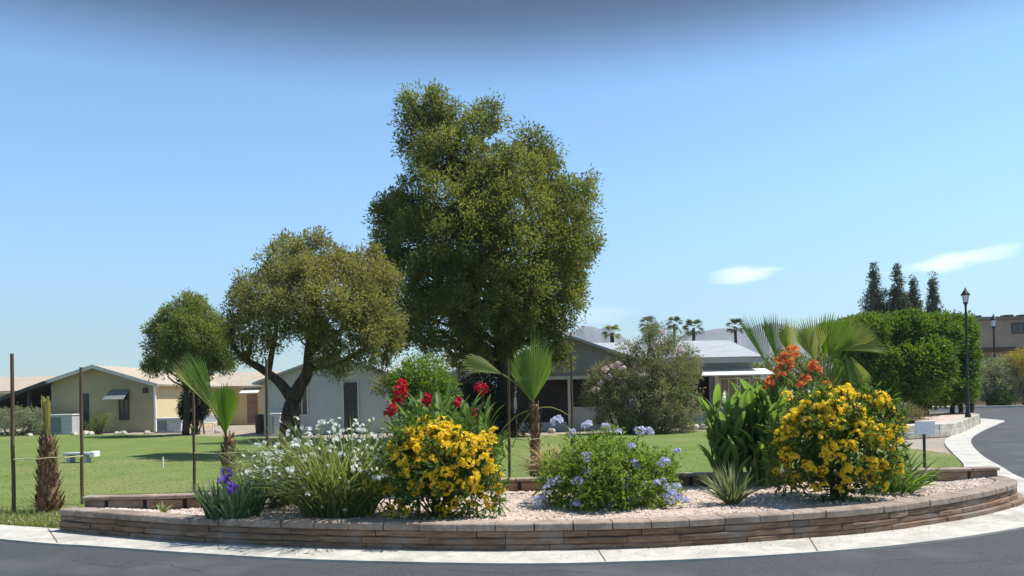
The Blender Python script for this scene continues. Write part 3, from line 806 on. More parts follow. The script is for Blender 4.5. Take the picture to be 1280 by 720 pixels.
# left palm, only trunk and shorn spear
pb = G(61, 643); D = pb[1]
o = thing('palm_tree', 'shaggy brown palm trunk with a single shorn upright spear at the left edge', 'palm tree', (pb[0], pb[1], 0), 'young palms tied between stakes')
ht = A(57, 545, D)[2]
palm_trunk(o, np.array([pb[0], pb[1], -.02]), ht, .155, .085, 230)
mb = MB(); k = 60; a = rng.random(k)*6.28
blades(mb, np.stack([pb[0]+.12*np.cos(a), pb[1]+.12*np.sin(a), .02+.12*rng.random(k)], 1), a, .3+.8*rng.random(k), .16+.14*rng.random(k), .02, .4*rng.random(k), 3); part('root_fibres', mb, M['palmbark'], o)
mb = MB(); tp = A(55, 491, D)
k = 9; a = np.arange(k)*.7
blades(mb, np.stack([pb[0]+.03*np.cos(a), pb[1]+.03*np.sin(a), np.full(k, ht-.03)], 1), a, 1.52-.04*rng.random(k), (tp[2]-ht)*(.75+.28*rng.random(k)), .07, .0, 4, lambda t: 1-.45*t, .4); part('spear', mb, M['lf_spear'], o)

# second palm
pb = G(286, 613); D = pb[1]
pb[2] = 0
o = thing('palm_tree', 'young palm with a broad upright fan and pale bent frond left of white flowers', 'palm tree', (pb[0], pb[1], 0), 'young palms tied between stakes')
hb = A(286, 545, D); palm_trunk(o, np.array([hb[0], pb[1], -.02]), hb[2]+.02, .13, .085, 120)
fb = A(283, 541, D)
mb = MB(); fan(mb, fb, (.02, -.12, 1), (.3,-1,0), .92, .82, 22, .5, .95); part('frond', mb, M['lf_fan'], o)
for (tx, ty, R, spn, rl) in ((222,452,.75,.55,.3),(236,440,.65,.5,-.2),(270,488,.4,.5,.1)):
    e_ = A(tx, ty, D-.05); ax = e_-fb; Ln = np.linalg.norm(ax); ax = unit(ax)
    pe = fb+ax*Ln*.32+np.array([0,0,.03])
    mb = MB(); fan(mb, pe, ax+np.array([0,0,-.08]), (.5+rl,-1,.4), Ln*.72, spn, 13, .3, .7, .05)
    f = part('frond', mb, M['lf_fan2'] if tx < 230 else M['lf_fan'], o)
    mb = MB(); mb.tube(limb_path(fb-np.array([0,0,.03]), pe, 4, 0, 0), [.018,.015,.012,.01], 6); part('stalk', mb, M['stem'], f)

# middle palm
pb = G(668, 603); D = pb[1]; pb[2] = 0
o = thing('palm_tree', 'young palm with a tall pleated fan and one folded fan beside the red cannas', 'palm tree', (pb[0], pb[1], 0), 'young palms tied between stakes')
hb = A(668, 505, D); palm_trunk(o, np.array([hb[0], pb[1], -.02]), hb[2]+.02, .095, .075, 130)
fb = A(667, 503, D)
mb = MB(); fan(mb, fb+np.array([0,0,.03]), (.03, -.02, 1), (-.25,-1,0), 1.12, 1.30, 34, .5, .82, taper=.38); part('frond', mb, M['lf_fan3'], o)
mb = MB(); fan(mb, fb+np.array([0,.12,.03]), (.10, .12, 1), (.2,-1,0), 1.36, .46, 18, .5, .62); part('frond', mb, M['lf_fan3'], o)
kn = A(628, 468, D-.15); tip = A(572, 449, D-.2)
mb = MB(); fan(mb, kn, tip-kn+np.array([0,0,.10]), (.1,-1,.15), .82, .62, 15, .1, .85, .10); f = part('frond', mb, M['lf_fan2'], o)
mb = MB(); mb.tube(limb_path(fb, kn, 6, .08, 0), np.linspace(.02,.012,6), 6); part('stalk', mb, M['lf_fan2'], f)
for ex, ey in ((620,548),(640,560),(712,520)):
    p = A(ex, ey, D-.1); mb = MB(); mb.tube(limb_path(hb-np.array([0,0,.1]), p, 5, .15, 0), np.linspace(.014,.008,5), 5); part('dry_stalk', mb, M['lf_spear'], o)

# right palm behind the cannas
pb = G(1045, 600); D = pb[1]; pb[2] = 0
o = thing('palm_tree', 'wide palm with several spreading fans behind the orange cannas', 'palm tree', (pb[0], pb[1], 0), 'young palms tied between stakes')
hb = A(1030, 520, D); palm_trunk(o, np.array([hb[0], pb[1], -.02]), hb[2]+.02, .13, .10, 120)
for (kx, ky, tx, ty, R, spn, nr, mt, dr) in (
        (960,458,930,400,.98,.85,(.5,-1,.2),'lf_fan',0),
        (972,452,962,404,.85,.9,(.2,-1,.3),'lf_fan3',0),
        (990,448,982,402,.80,.8,(-.2,-1,.3),'lf_fan2',0),
        (1036,446,1062,402,.72,1.3,(-.3,-1,.4),'lf_fan3',0),
        (1064,446,1088,486,.6,.6,(-.4,-1,.1),'lf_fan2',.05),
        (1018,450,1008,402,.76,1.2,(-.2,-1,.3),'lf_fan2',0),
        (1030,444,1042,398,.78,1.4,(.1,-1,.4),'lf_fan',0),
        (1048,438,1114,434,.86,.8,(-.1,-.8,.7),'lf_fan2',.05),
        (1052,436,1085,410,.66,1.2,(-.3,-1,.3),'lf_fan2',0),
        (1056,444,1068,494,.74,.8,(.5,-1,.1),'lf_fan',0),
        (1040,445,1052,470,.5,1.0,(0,-1,.1),'lf_fan',.05)):
    k_ = A(kx, ky, D-.1+rng.normal()*.1); t_ = A(tx, ty, D-.1+rng.normal()*.15)
    mb = MB(); fan(mb, k_, t_-k_, nr, R, spn, 22, .35, .72, dr); f = part('frond', mb, M[mt], o)
    mb = MB(); mb.tube(limb_path(hb, k_, 7, .06, 0), np.linspace(.022,.012,7), 6); part('stalk', mb, M['lf_fan2'], f)

def stake(px, pyb, pyt, label, D=None, r=.022):
    b = G(px, pyb); 
    if D: b = A(px, pyb, D); b[2] = 0
    t = A(px, pyt, b[1])
    mb = MB(); zz = np.linspace(-.05, t[2], 8)
    wob = rng.normal(size=(8, 2))*.003
    mb.tube(np.column_stack([b[0]+wob[:,0]+np.linspace(0, (t[0]-b[0])*.4, 8), b[1]+wob[:,1], zz]), np.linspace(r*1.08, r*.95, 8), 10)
    solo('wooden_stake', mb, M['stake'], label, 'stake', group='wooden stakes supporting the young palms', smooth=False, org=(b[0], b[1], 0))
    return b
s1 = stake(17, 645, 442, 'tall brown stake left of the shaggy palm trunk, nearest the left edge', r=.026)
s2 = stake(103, 630, 459, 'tall brown stake right of the shaggy palm trunk', r=.026)
s3 = stake(243, 616, 488, 'dark stake left of the palm by the round topiary', r=.024)
s4 = stake(335, 606, 450, 'weathered stake right of the palm by the round topiary', r=.028)
s5 = stake(637, 602, 448, 'dark stake left of the middle palm beside the red cannas', r=.026)
s6 = stake(716, 600, 441, 'greenish stake right of the middle palm, against the grey gable', r=.024)
def strap(label, pts):
    mb = MB(); mb.tube(np.array(pts), .010, 6)
    solo('tie_strap', mb, M['strap'], label, 'strap', group='straps tying palms to stakes', org=pts[0])
pl = G(61, 643)
strap('pale strap tying the shaggy palm trunk between its two stakes', [A(17,574,s1[1]-.03), A(42,574,pl[1]-.16), A(62,572,pl[1]-.17), A(80,572,pl[1]-.12), A(103,570,s2[1]-.03)])
pl = G(286, 613)
strap('thin strap tying the palm near the topiary to its stakes', [A(243,566,s3[1]-.03), A(270,567,pl[1]-.12), A(290,566,pl[1]-.16), A(310,565,pl[1]-.1), A(335,566,s4[1]-.03)])
pl = G(668, 603)
strap('strap tying the middle palm to its stakes', [A(637,548,s5[1]-.03), A(655,550,pl[1]-.13), A(668,549,pl[1]-.15), A(690,545,pl[1]-.1), A(716,541,s6[1]-.03)])

# ------------------------------------------------------------------ small white sign
b = G(1156, 590, .25)
o = thing('garden_sign', 'small white sign on a thin black post at the back of the bed', 'sign', (b[0], b[1], .24))
p0, p1 = A(1141, 543, b[1]), A(1169, 526, b[1])
mb = MB(); mb.box(b[0]-.018, b[0]+.018, b[1]-.012, b[1]+.012, .15, p1[2]-.04); part('post', mb, M['black'], o)
mb = MB(); mb.bbox(p0[0], p1[0], b[1]-.03, b[1]-.014, p0[2], p1[2], .003); pn = part('panel', mb, M['signwhite'], o); pn.rotation_euler = (0, 0, math.radians(12))

# ------------------------------------------------------------------ big trees
def tree(name, label, base, trunkpath, trunk_r, L_, D, mat, dens, sub_r, n, L, W, group=None, limbs=True, cat='tree', squash=1.0, back=True, twigs=5, lift=None, cull=.62, keep=1.0, inner=.45, stretch=1.0):
    o = thing(name, label, cat, (base[0], base[1], 0), group)
    lobes = [(A(x, y, D+d), max(r*D/F-sub_r*.42, r*D/F*.35)) for x, y, r, d in L_]
    if back:      # the far side of the crown
        cxm = np.mean([l[0] for l in lobes], axis=0)
        ext = (max(l[0][0] for l in lobes)-min(l[0][0] for l in lobes))*.36
        for (c, r) in list(lobes)[::2]:
            e_ = abs(c[0]-cxm[0])/(ext*1.6+.1)
            lobes.append((c+np.array([rng.normal()*.3, ext*max(.15, 1-e_), rng.normal()*.4]), r*.95))
    mb = MB(); cl = crown(mb, lobes, dens, sub_r, n, L, W, squash, inner=inner, cull=cull, keep=keep, stretch=stretch)
    part('crown', mb, mat, o)
    tb = MB(); tp = np.array(trunkpath); nn = len(tp)
    tpp = catmull(tp, 4); tb.tube(tpp, np.linspace(trunk_r*1.15, trunk_r*.45, len(tpp)), 10)
    if limbs:
        for i, (c, r) in enumerate(lobes):
            w = np.linalg.norm(tpp-c, axis=1)+np.abs(tpp[:, 2]-c[2]*.62)*.6
            p0 = tpp[max(int(np.argmin(w)), len(tpp)//3)]
            ln = np.linalg.norm(c-p0)
            tb.tube(limb_path(p0, c, 8, .08, .10), np.linspace(trunk_r*.34, trunk_r*.08, 8), 6)
            near = cl[np.linalg.norm(cl-c, axis=1) < r*1.1]
            for q in range(min(twigs, len(near))):
                tb.tube(limb_path(c, near[rng.integers(len(near))], 4, .05, .1), np.linspace(trunk_r*.08, .01, 4), 4, False)
    part('trunk', tb, M['bark'], o, smooth=True)
    return o, cl

# large ficus in the middle
D = 32.5
b = A(632, 545, D); b[2] = 0
big = [(512,122,16,.2),(510,150,16,.1),(482,275,22,.1),(470,300,10,.1),(474,340,14,.1),(476,385,14,.1),(738,300,14,.2),(528,128,28,0),(552,132,28,.6),(612,136,24,.4),(592,150,20,-.4),(660,166,22,-.3),(678,182,22,.2),(640,190,24,.5),(520,172,24,.3),(548,178,26,-1.2),(580,188,28,-.5),(535,205,26,-.5),(612,205,28,-1.8),(655,215,32,-1.6),(690,222,26,-.4),(725,240,26,0),(705,262,36,-1.2),(738,272,14,.4),(488,260,24,.2),(478,284,18,.2),(515,250,28,-1.0),(555,248,38,-1.9),(600,250,38,-2.4),(645,265,42,-2.6),(580,295,46,-2.8),(520,300,38,-1.6),(488,318,26,-.2),(640,315,48,-3.0),(695,310,38,-1.6),(728,318,22,-.1),(716,352,22,0),(500,352,32,-.6),(545,352,44,-2.2),(600,365,46,-2.6),(655,368,44,-2.4),(700,375,32,-.8),(712,378,14,.2),(505,392,30,-.4),(490,410,22,0),(548,402,38,-1.4),(600,412,36,-1.6),(648,410,34,-1.4),(690,402,26,-.8),(530,428,22,-.4),(575,436,24,-.8),(694,430,20,-.9),(702,448,14,-.6),(640,436,20,-.6)]
big = [(x, y+7 if y < 200 else y, r, d) for x, y, r, d in big]
tree('ficus_tree', 'tallest tree, a huge dense dark green crown behind the middle of the flower bed', b, [(b[0],D,-.1),(b[0]-.05,D,1.2),(b[0]+.1,D+.1,2.6),(b[0]-.1,D,4.6),(b[0]-.4,D,7.0),(b[0]-1.2,D,9.6)], .42, big, D, M['lf_big'], 88, .34, 46, .135, .066, cull=.58, keep=.85)

# olive-toned tree to its left
D = 25.0
b = A(363, 556, D); b[2] = 0
ol = [(490,355,14,.2),(492,420,16,.2),(478,452,14,.2),(284,385,10,.1),(290,440,12,0),(392,302,16,0),(376,312,20,-.4),(408,318,20,.3),(345,322,20,0),(330,340,22,-.3),(356,345,24,-1.2),(390,338,26,-1.4),(425,330,20,-.4),(446,328,18,.2),(470,318,14,.2),(472,345,20,-.2),(448,352,24,-1.2),(304,352,14,.1),(298,372,18,0),(318,372,24,-1.1),(352,378,28,-1.9),(392,372,30,-2.1),(430,380,28,-1.9),(464,378,24,-1),(486,375,14,0),(290,400,14,.1),(316,405,22,-.6),(350,408,22,-1.4),(385,408,22,-1.6),(425,412,26,-1.6),(460,412,26,-1.2),(484,408,18,-.3),(300,430,16,0),(330,432,18,-.3),(400,440,18,-.8),(425,445,22,-1),(456,440,22,-.8),(480,436,16,-.2),(405,458,12,-.7),(310,448,10,.1),(470,458,10,0)]
T = lambda x, y, d=0: A(x, y, D+d)
o, cl = tree('olive_tree', 'brownish olive tree with a dark forked trunk between the ficus and the small green tree', b, [(b[0],D,-.1), T(363,528), T(364,508), T(367,494)], .34, ol, D, M['lf_olive'], 190, .25, 42, .115, .042, limbs=False, cull=.5, keep=.82, inner=.35)
tb = MB()
for path, r0, r1 in (([T(367,500), T(374,484), T(384,466,-.2), T(386,440,-.3), T(390,410,-.4), T(395,370,-.3), T(396,335)], .24, .06), ([T(367,502), T(356,486), T(345,474,.2), T(325,460,.3), T(305,448,.2), T(292,432), T(288,412)], .19, .05),
                     ([T(386,445,-.3), T(405,425), T(430,410,.3), T(455,385)], .11, .04), ([T(335,467,.2), T(340,440,.3), T(345,410), T(342,370), T(345,340)], .11, .03), ([T(390,410,-.4), T(370,390,-.6), T(356,362,-.5)], .08, .03), ([T(384,462), T(420,455,.5), T(450,440,.4), T(475,415,.2)], .09, .03), ([T(305,448,.2), T(315,425,.8), T(318,395,.6)], .07, .02), ([T(430,410,.3), T(440,370,.2), T(445,345)], .07, .02), ([T(386,440), T(385,430,1.2), T(380,390,2.0), T(385,350,1.8)], .10, .03)):
    c = catmull(path, 5); tb.tube(c, np.linspace(r0, r1, len(c)), 8)
    for q in range(10):
        s = c[rng.integers(len(c)//2, len(c))]; nr = cl[np.argsort(np.linalg.norm(cl-s, axis=1))[:60]]
        tb.tube(limb_path(s, nr[rng.integers(len(nr))], 5, .05, .12), np.linspace(r1*.7, .012, 5), 4, False)
part('limbs', tb, M['bark'], o, smooth=True)

# small green tree on the left
D = 40.0
b = A(232, 541, D)
lt = [(190,462,12,0),(235,468,14,-.3),(280,455,14,0),(228,378,13,0),(240,386,16,0),(214,395,16,0),(232,402,20,-1),(256,398,16,0),(200,415,18,0),(222,422,22,-1.2),(250,420,22,-1.2),(272,412,16,0),(195,440,16,0),(218,446,20,-1),(246,446,20,-1),(270,438,18,-.5),(285,425,10,0),(205,460,10,0),(258,462,12,-.3),(186,432,8,0)]
tree('small_tree', 'smallest green tree with soft drooping foliage above the topiary', b, [(b[0],D,0),(b[0]+.1,D,1.5),(b[0],D,2.6),(b[0]-.3,D,4.4)], .16, lt, D, M['lf_left'], 150, .30, 40, .18, .05, cull=.52, keep=.72)

# bushes in the middle distance
def bush(name, label, L_, D, mat, dens, sub_r, n, L, W, cat='bush', group=None, flower=None, inner=.5, cull=.6, zmin=.0, base=0.0):
    lobes = [(A(x, y, D+d), r*D/F) for x, y, r, d in L_]
    c0 = np.mean([l[0] for l in lobes], axis=0)
    for (c, r) in list(lobes)[::2]: lobes.append((c+np.array([0, r*1.1, 0]), r*.95))
    lobes = [(np.array([c[0], c[1], max(c[2], base+r*.55)]), r) for c, r in lobes]
    o = thing(name, label, cat, (c0[0], D, base), group)
    mb = MB(); cl = crown(mb, lobes, dens, sub_r, n, L, W, inner=inner, cull=cull)
    part('foliage', mb, mat, o)
    st = MB()
    for c, r in lobes:
        st.tube(limb_path((c0[0]+rng.normal()*.2+(c[0]-c0[0])*.4, D+rng.normal()*.15, base-.05), c, 6, .05, .08), np.linspace(.05, .015, 6), 5)
    part('stems', st, M['twig'], o)
    if flower:
        me, spots = flower
        for px, py in spots:
            inst('flower_cluster', me, o, A(px, py, D-.9+.3*rng.random()), (rng.normal()*.5, rng.normal()*.5, rng.random()*6), .8+.5*rng.random())
    return o
pink = flower_mesh('flower_cluster', M['pt_pink'], 12, .14, .08, 5, .3)
bush('oleander_bush', 'big grey green oleander with pale pink blossoms in front of the grey house', [(752,478,16,0),(770,462,18,.2),(742,496,12,0),(760,496,20,-.4),(780,482,20,-.5),(770,518,24,-.5),(795,505,26,-.8),(805,440,18,.4),(826,425,16,.4),(848,438,18,.3),(862,456,14,.2),(835,452,22,-.3),(812,466,24,-.6),(845,478,24,-.5),(825,500,30,-1),(850,512,22,-.5),(800,532,24,-.7),(835,532,24,-.7),(815,412,10,.4),(868,470,8,.2),(858,530,14,-.3),(784,440,12,.3),(748,465,8,0)], 32.5, M['lf_oleander'], 130, .22, 26, .15, .032,
     flower=(pink, [(766,460),(772,456),(778,462),(760,472),(752,480),(745,488),(828,416),(852,440),(756,462)]))
bush('bright_bush', 'bright lime green shrub behind the red cannas, left of the ficus trunk', [(505,468,14,0),(522,462,16,0),(540,464,15,0),(555,472,12,.1),(496,482,12,.1),(515,480,18,-.5),(538,482,18,-.5),(558,486,12,0),(525,500,20,-.4),(548,505,18,-.3),(505,502,16,-.2),(515,520,16,-.2),(540,522,16,-.1)], 26.0, M['lf_bright'], 150, .2, 26, .12, .05)
bush('round_topiary', 'dark clipped round topiary bush beside the cream house wall', [(241,510,15,0),(236,500,11,-.2),(248,502,11,-.2),(240,518,13,-.3),(232,512,9,-.1),(252,514,9,-.1)], 41.0, M['lf_dark'], 260, .16, 26, .10, .045)
bush('shade_fill_shrub', 'added dark shrub standing in for the deep shade under the tallest tree', [(585,520,18,0),(605,512,20,.3),(625,522,18,0),(650,530,16,.2),(600,535,18,-.3),(578,492,18,.2),(600,484,18,.6),(622,488,18,.5),(570,508,16,.2),(612,505,18,0),(592,505,18,0)], 31.5, M['lf_dark'], 130, .22, 24, .13, .05)  # near-black foliage added to darken the shady gap below the crown
bush('low_shrub', 'small yellowish shrub against the tan gable of the left house', [(122,525,8,0),(130,530,7,0),(116,533,7,0),(136,520,5,0)], 43.0, M['lf_left'], 160, .16, 18, .12, .03)
bush('low_shrub', 'grey green shrub row beneath the carport at the left edge', [(8,525,12,0),(25,520,12,.2),(42,522,10,.2),(15,534,10,-.2),(36,534,10,0),(-8,525,14,0)], 43.6, M['lf_gray'], 120, .2, 22, .14, .04)

# ------------------------------------------------------------------ houses
def window(parent, x0, x1, y, z0, z1, frame='trim', pane='glass', fw=.06, bar=True):
    mb = MB()
    mb.box(x0-fw, x0, y-.06, y+.04, z0-fw, z1+fw); mb.box(x1, x1+fw, y-.06, y+.04, z0-fw, z1+fw)
    mb.box(x0, x1, y-.06, y+.04, z1, z1+fw); mb.box(x0, x1, y-.06, y+.04, z0-fw, z0)
    if bar: mb.box((x0+x1)/2-.02, (x0+x1)/2+.02, y-.05, y-.028, z0, z1)
    f = part('window', mb, M[frame], parent)
    mb = MB(); mb.box(x0+.001, x1-.001, y-.025, y+.03, z0+.001, z1-.001); part('pane', mb, M[pane], f)
    return f

# left house: tan gable towards us, cream flank on the right, carport on the left
D = 45.5
xl, xr, xp = A(65,541,D)[0], A(193,541,D)[0], A(122,541,D)[0]
ze, zp = A(193,479,D)[2], A(122,458,D)[2]
sl = (zp-ze)/(xr-xp)
zl = zp-sl*(xp-xl)
Lh = 20.0
h = thing('house', 'tan gabled house with a cream side wall and open carport at the far left', 'house', ((xl+xr)/2, D, 0))
mb = MB(); mb.prism([(xl,0),(xr,0),(xr,ze-.05),(xp,zp-.05),(xl,zl-.05)], D, D+.2); part('gable_wall', mb, M['tanwall'], h)
mb = MB(); mb.box(xr-.2, xr-.002, D+.203, D+Lh, 0, ze-.05); part('side_wall', mb, M['cream'], h)
ov = .45
xr2, xl2 = xr+ov, A(-60,500,D)[0]
mb = MB()
mb.quadslab([(xp, D-.4, zp+.08), (xr2, D-.4, zp+.08-sl*(xr2-xp)), (xr2, D+Lh, zp+.08-sl*(xr2-xp)), (xp, D+Lh, zp+.08)], .12)
zc = zp+.08-sl*(xp-xl)
mb.quadslab([(xl, D-.4, zc), (xp-.003, D-.4, zp+.08), (xp-.003, D+Lh, zp+.08), (xl, D+Lh, zc)], .12)
part('roof', mb, M['roof_tan'], h)
mb = MB()
for (xa, za, xb, zb) in ((xl, zc, xp, zp+.08), (xp, zp+.08, xr2, zp+.08-sl*(xr2-xp))):
    mb.prism([(xa, za-.2), (xb, zb-.2), (xb, zb+.012), (xa, za+.012)], D-.45, D-.405)
part('fascia', mb, M['trim'], h)
zk = A(0,498,D)[2]-.05; xk = A(0,498,D)[0]
zfar = zc-(zc-zk)/(xl-xk)*(xl-xl2)
mb = MB(); mb.quadslab([(xl2, D-.6, zfar), (xl-.003, D-.6, zc-.02), (xl-.003, D+8, zc-.02), (xl2, D+8, zfar)], .22)
part('carport_roof', mb, M['darktrim'], h)
mb = MB(); mb.box(xl-1.2, xl-1.05, D-.3, D-.15, 0, zc-.45); mb.box(xl2+.2, xl2+.35, D-.3, D-.15, 0, zfar-.2); part('carport_post', mb, M['darktrim'], h)
mb = MB(); mb.box(xl2, xl-.2, D+7.6, D+7.8, 0, zfar-.1); part('carport_back', mb, M['tanwall'], h)
wx0, wx1 = A(150,500,D)[0], A(160,500,D)[0]
window(h, wx0, wx1, D, A(150,524,D)[2], A(150,492,D)[2], 'darktrim')
mb = MB(); mb.quadslab([(wx0-.55, D-.9, A(150,499,D)[2]), (wx1+.15, D-.9, A(150,499,D)[2]), (wx1+.12, D-.03, A(150,487,D)[2]), (wx0-.5, D-.03, A(150,487,D)[2])], .04); part('awning', mb, M['awning_gray'], h)
dx0, dx1 = A(104,500,D)[0], A(111,500,D)[0]
mb = MB(); mb.box(dx0, dx1, D-.04, D+.05, 0, A(107,492,D)[2]); part('door', mb, M['darktrim'], h)
mb = MB(); mb.box(xr+.02, xr+.12, D-.05, D+.06, 0, ze-.1); part('downpipe', mb, M['white'], h)
mb = MB(); mb.box(xr-.55, xr-.3, D-.16, D-.002, ze-.55, ze-.25); part('wall_lantern', mb, M['black'], h)
# side wall details: darker door with white awning far along the flank
yd = D+7
mb = MB(); mb.box(xr+.002, xr+.05, yd+7, yd+8.4, .1, 2.0); part('door', mb, M['tile_brown'], h)
mb = MB(); mb.quadslab([(xr+.004, yd+6, 2.35), (xr+1.2, yd+6, 2.1), (xr+1.2, yd+10, 2.1), (xr+.004, yd+10, 2.35)], .05); part('awning', mb, M['white'], h)

# roof of a house behind it
D2 = 62.0
h2 = thing('house', 'low house behind the carport showing a pale tan roof', 'house', (A(40,500,D2)[0], D2, 0))
xa, xb = A(-60,480,D2)[0], A(100,480,D2)[0]; z0_, z1_ = A(40,488,D2)[2], A(40,468,D2)[2]
mb = MB(); mb.quadslab([(xa, D2, z0_), (xb, D2, z0_), (xb, D2+4, z1_), (xa, D2+4, z1_)], .15); mb.quadslab([(xa, D2+4.003, z1_), (xb, D2+4.003, z1_), (xb, D2+8, z0_), (xa, D2+8, z0_)], .15); part('roof', mb, M['roof_tan'], h2)
mb = MB(); mb.box(xa+.3, xb-.3, D2+.4, D2+7.6, 0, z0_-.16); part('wall', mb, M['tanwall'], h2)

# tan house whose flank shows between topiary and white house
D3 = 56.0
h3 = thing('house', 'cream house with a white door hood seen between the topiary and the white house', 'house', (A(300,520,D3)[0], D3, 0))
xa, xb = A(262,500,D3)[0], A(372,500,D3)[0]; z0_, z1_ = A(320,482,D3)[2], A(320,462,D3)[2]
mb = MB(); mb.box(xa, xb, D3, D3+7, 0, z0_-.1); part('wall', mb, M['cream'], h3)
mb = MB(); mb.quadslab([(xa-.4, D3-.5, z0_), (xb+.4, D3-.5, z0_), (xb+.4, D3+3.5, z1_), (xa-.4, D3+3.5, z1_)], .14); mb.quadslab([(xa-.4, D3+3.503, z1_), (xb+.4, D3+3.503, z1_), (xb+.4, D3+7.4, z0_), (xa-.4, D3+7.4, z0_)], .14); part('roof', mb, M['roof_tan'], h3)
mb = MB(); a_, b_ = A(305,491,D3), A(327,485,D3); mb.quadslab([(a_[0], D3-1, a_[2]), (b_[0], D3-1, a_[2]), (b_[0], D3-.01, b_[2]), (a_[0], D3-.01, b_[2])], .05); part('hood', mb, M['white'], h3)
mb = MB(); mb.box(A(309,500,D3)[0], A(322,500,D3)[0], D3-.05, D3-.003, .1, A(315,493,D3)[2]); part('door', mb, M['tile_brown'], h3)

# white house behind the olive
D4 = 37.5
xl, xr, xp = A(330,530,D4)[0], A(498,530,D4)[0], A(418,530,D4)[0]
ze, zp = A(498,470,D4)[2], A(418,444,D4)[2]; zl = zp-(zp-ze)*(xp-xl)/(xr-xp)
h4 = thing('house', 'white gabled house with a dark door behind the olive tree', 'house', (xp, D4, 0))
mb = MB(); mb.prism([(xl,0),(xr,0),(xr,ze-.05),(xp,zp-.05),(xl,zl-.05)], D4, D4+12); part('wall', mb, M['offwhite'], h4)
sl = (zp-ze)/(xr-xp)
mb = MB()
mb.quadslab([(xp, D4-.4, zp+.06), (xr+.4, D4-.4, ze+.06-sl*.4), (xr+.4, D4+12.3, ze+.06-sl*.4), (xp, D4+12.3, zp+.06)], .1)
mb.quadslab([(xl-.4, D4-.4, zl+.06-sl*.4), (xp-.003, D4-.4, zp+.06), (xp-.003, D4+12.3, zp+.06), (xl-.4, D4+12.3, zl+.06-sl*.4)], .1)
part('roof', mb, M['roof_light'], h4)
mb = MB(); mb.box(A(430,500,D4)[0], A(447,500,D4)[0], D4-.05, D4+.02, 0, A(438,478,D4)[2]); dd = part('door', mb, M['darktrim'], h4)
mb = MB(); mb.box(A(430,500,D4)[0]-.07, A(430,500,D4)[0]-.002, D4-.06, D4-.002, 0, A(438,476,D4)[2]); mb.box(A(447,500,D4)[0]+.002, A(447,500,D4)[0]+.07, D4-.06, D4-.002, 0, A(438,476,D4)[2]); part('door_frame', mb, M['trim'], h4)
window(h4, A(371,500,D4)[0], A(384,500,D4)[0], D4, A(378,518,D4)[2], A(378,482,D4)[2], 'trim')
# pale roof behind the bright bush
D5 = 50.0
h5 = thing('house', 'distant house with a pale roof glimpsed left of the tallest tree', 'house', (A(540,500,D5)[0], D5, 0))
xa, xb = A(492,480,D5)[0], A(604,480,D5)[0]; z0_, z1_ = A(560,464,D5)[2], A(560,444,D5)[2]
mb = MB(); mb.box(xa+.3, xb-.3, D5+.4, D5+6.6, 0, z0_-.12); part('wall', mb, M['graywall'], h5)
mb = MB(); mb.quadslab([(xa, D5, z0_), (xb, D5, z0_), (xb, D5+3.5, z1_), (xa, D5+3.5, z1_)], .12); mb.quadslab([(xa, D5+3.503, z1_), (xb, D5+3.503, z1_), (xb, D5+7, z0_), (xa, D5+7, z0_)], .12); part('roof', mb, M['roof_light'], h5)

# grey house on the right of the ficus
D6 = 38.5; Dw = 35.5
h6 = thing('house', 'grey house with a pale roof, shaded porch and white awnings right of the tallest tree', 'house', (A(800,530,D6)[0], D6, 0))
zE, zR = A(860,447,D6-.6)[2], A(820,427,D6+4.5)[2]
xa, xb = A(640,500,D6)[0], A(942,500,D6)[0]
mb = MB()
# main front wall with recessed porch opening between 855 and 893 px
pa, pb_, pc = A(700,500,D6)[0], A(893,500,D6)[0], A(940,500,D6)[0]
mb.box(pb_, xb, D6, D6+.2, 0, zE-.15)
mb.box(xa, A(800,500,D6)[0], D6, D6+.2, 0, zE-.15)
mb.box(A(800,500,D6)[0]+.002, pb_-.002, D6, D6+.2, A(870,468,D6)[2], zE-.15)
mb.box(xb-.2, xb-.002, D6+.202, D6+8.8, 0, zE-.15); part('wall', mb, M['graywall'], h6)
mb = MB(); mb.box(A(800,500,D6)[0]+.002, pb_-.002, D6+.002, D6+.15, 0, A(870,514,D6)[2]); part('low_wall', mb, M['lowwall'], h6)
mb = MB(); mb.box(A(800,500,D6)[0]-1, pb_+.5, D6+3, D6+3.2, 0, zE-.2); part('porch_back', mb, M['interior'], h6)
mb = MB()
mb.quadslab([(xa-.3, D6-.6, zE), (xb+.3, D6-.6, zE), (xb+.1, D6+4.5, zR), (xa-.3, D6+4.5, zR)], .14)
mb.quadslab([(xa-.3, D6+4.503, zR), (xb+.1, D6+4.503, zR), (xb+.3, D6+9.4, zE), (xa-.3, D6+9.4, zE)], .14)
part('roof', mb, M['roof_light'], h6)
mb = MB(); mb.box(xa-.3, xb+.3, D6-.66, D6-.602, zE-.28, zE-.02); part('fascia', mb, M['graywall'], h6)
window(h6, A(901,500,D6)[0], A(921,500,D6)[0], D6, A(910,508,D6)[2], A(910,474,D6)[2], 'trim', 'curtain')
window(h6, A(926,500,D6)[0], A(936,500,D6)[0], D6, A(930,508,D6)[2], A(930,474,D6)[2], 'trim', 'glass', bar=False)
for ax0, ax1, yt, yb in ((876,968,457,469),(792,812,461,470)):
    a_, b_ = A(ax0, yb, D6-1.5), A(ax1, yt, D6)
    mb = MB(); mb.quadslab([(a_[0], D6-1.6, a_[2]), (A(ax1,yb,D6-1.5)[0], D6-1.6, a_[2]), (A(ax1-12,yt,D6)[0], D6-.02, b_[2]-.12), (A(ax0+4,yt,D6)[0], D6-.02, b_[2]-.12)], .05); part('awning', mb, M['white'], h6)
mb = MB(); px_ = A(896,500,D6)[0]; mb.box(px_-.1, px_+.1, D6-.12, D6-.003, 0, A(896,469,D6)[2]); part('porch_post', mb, M['trim'], h6)
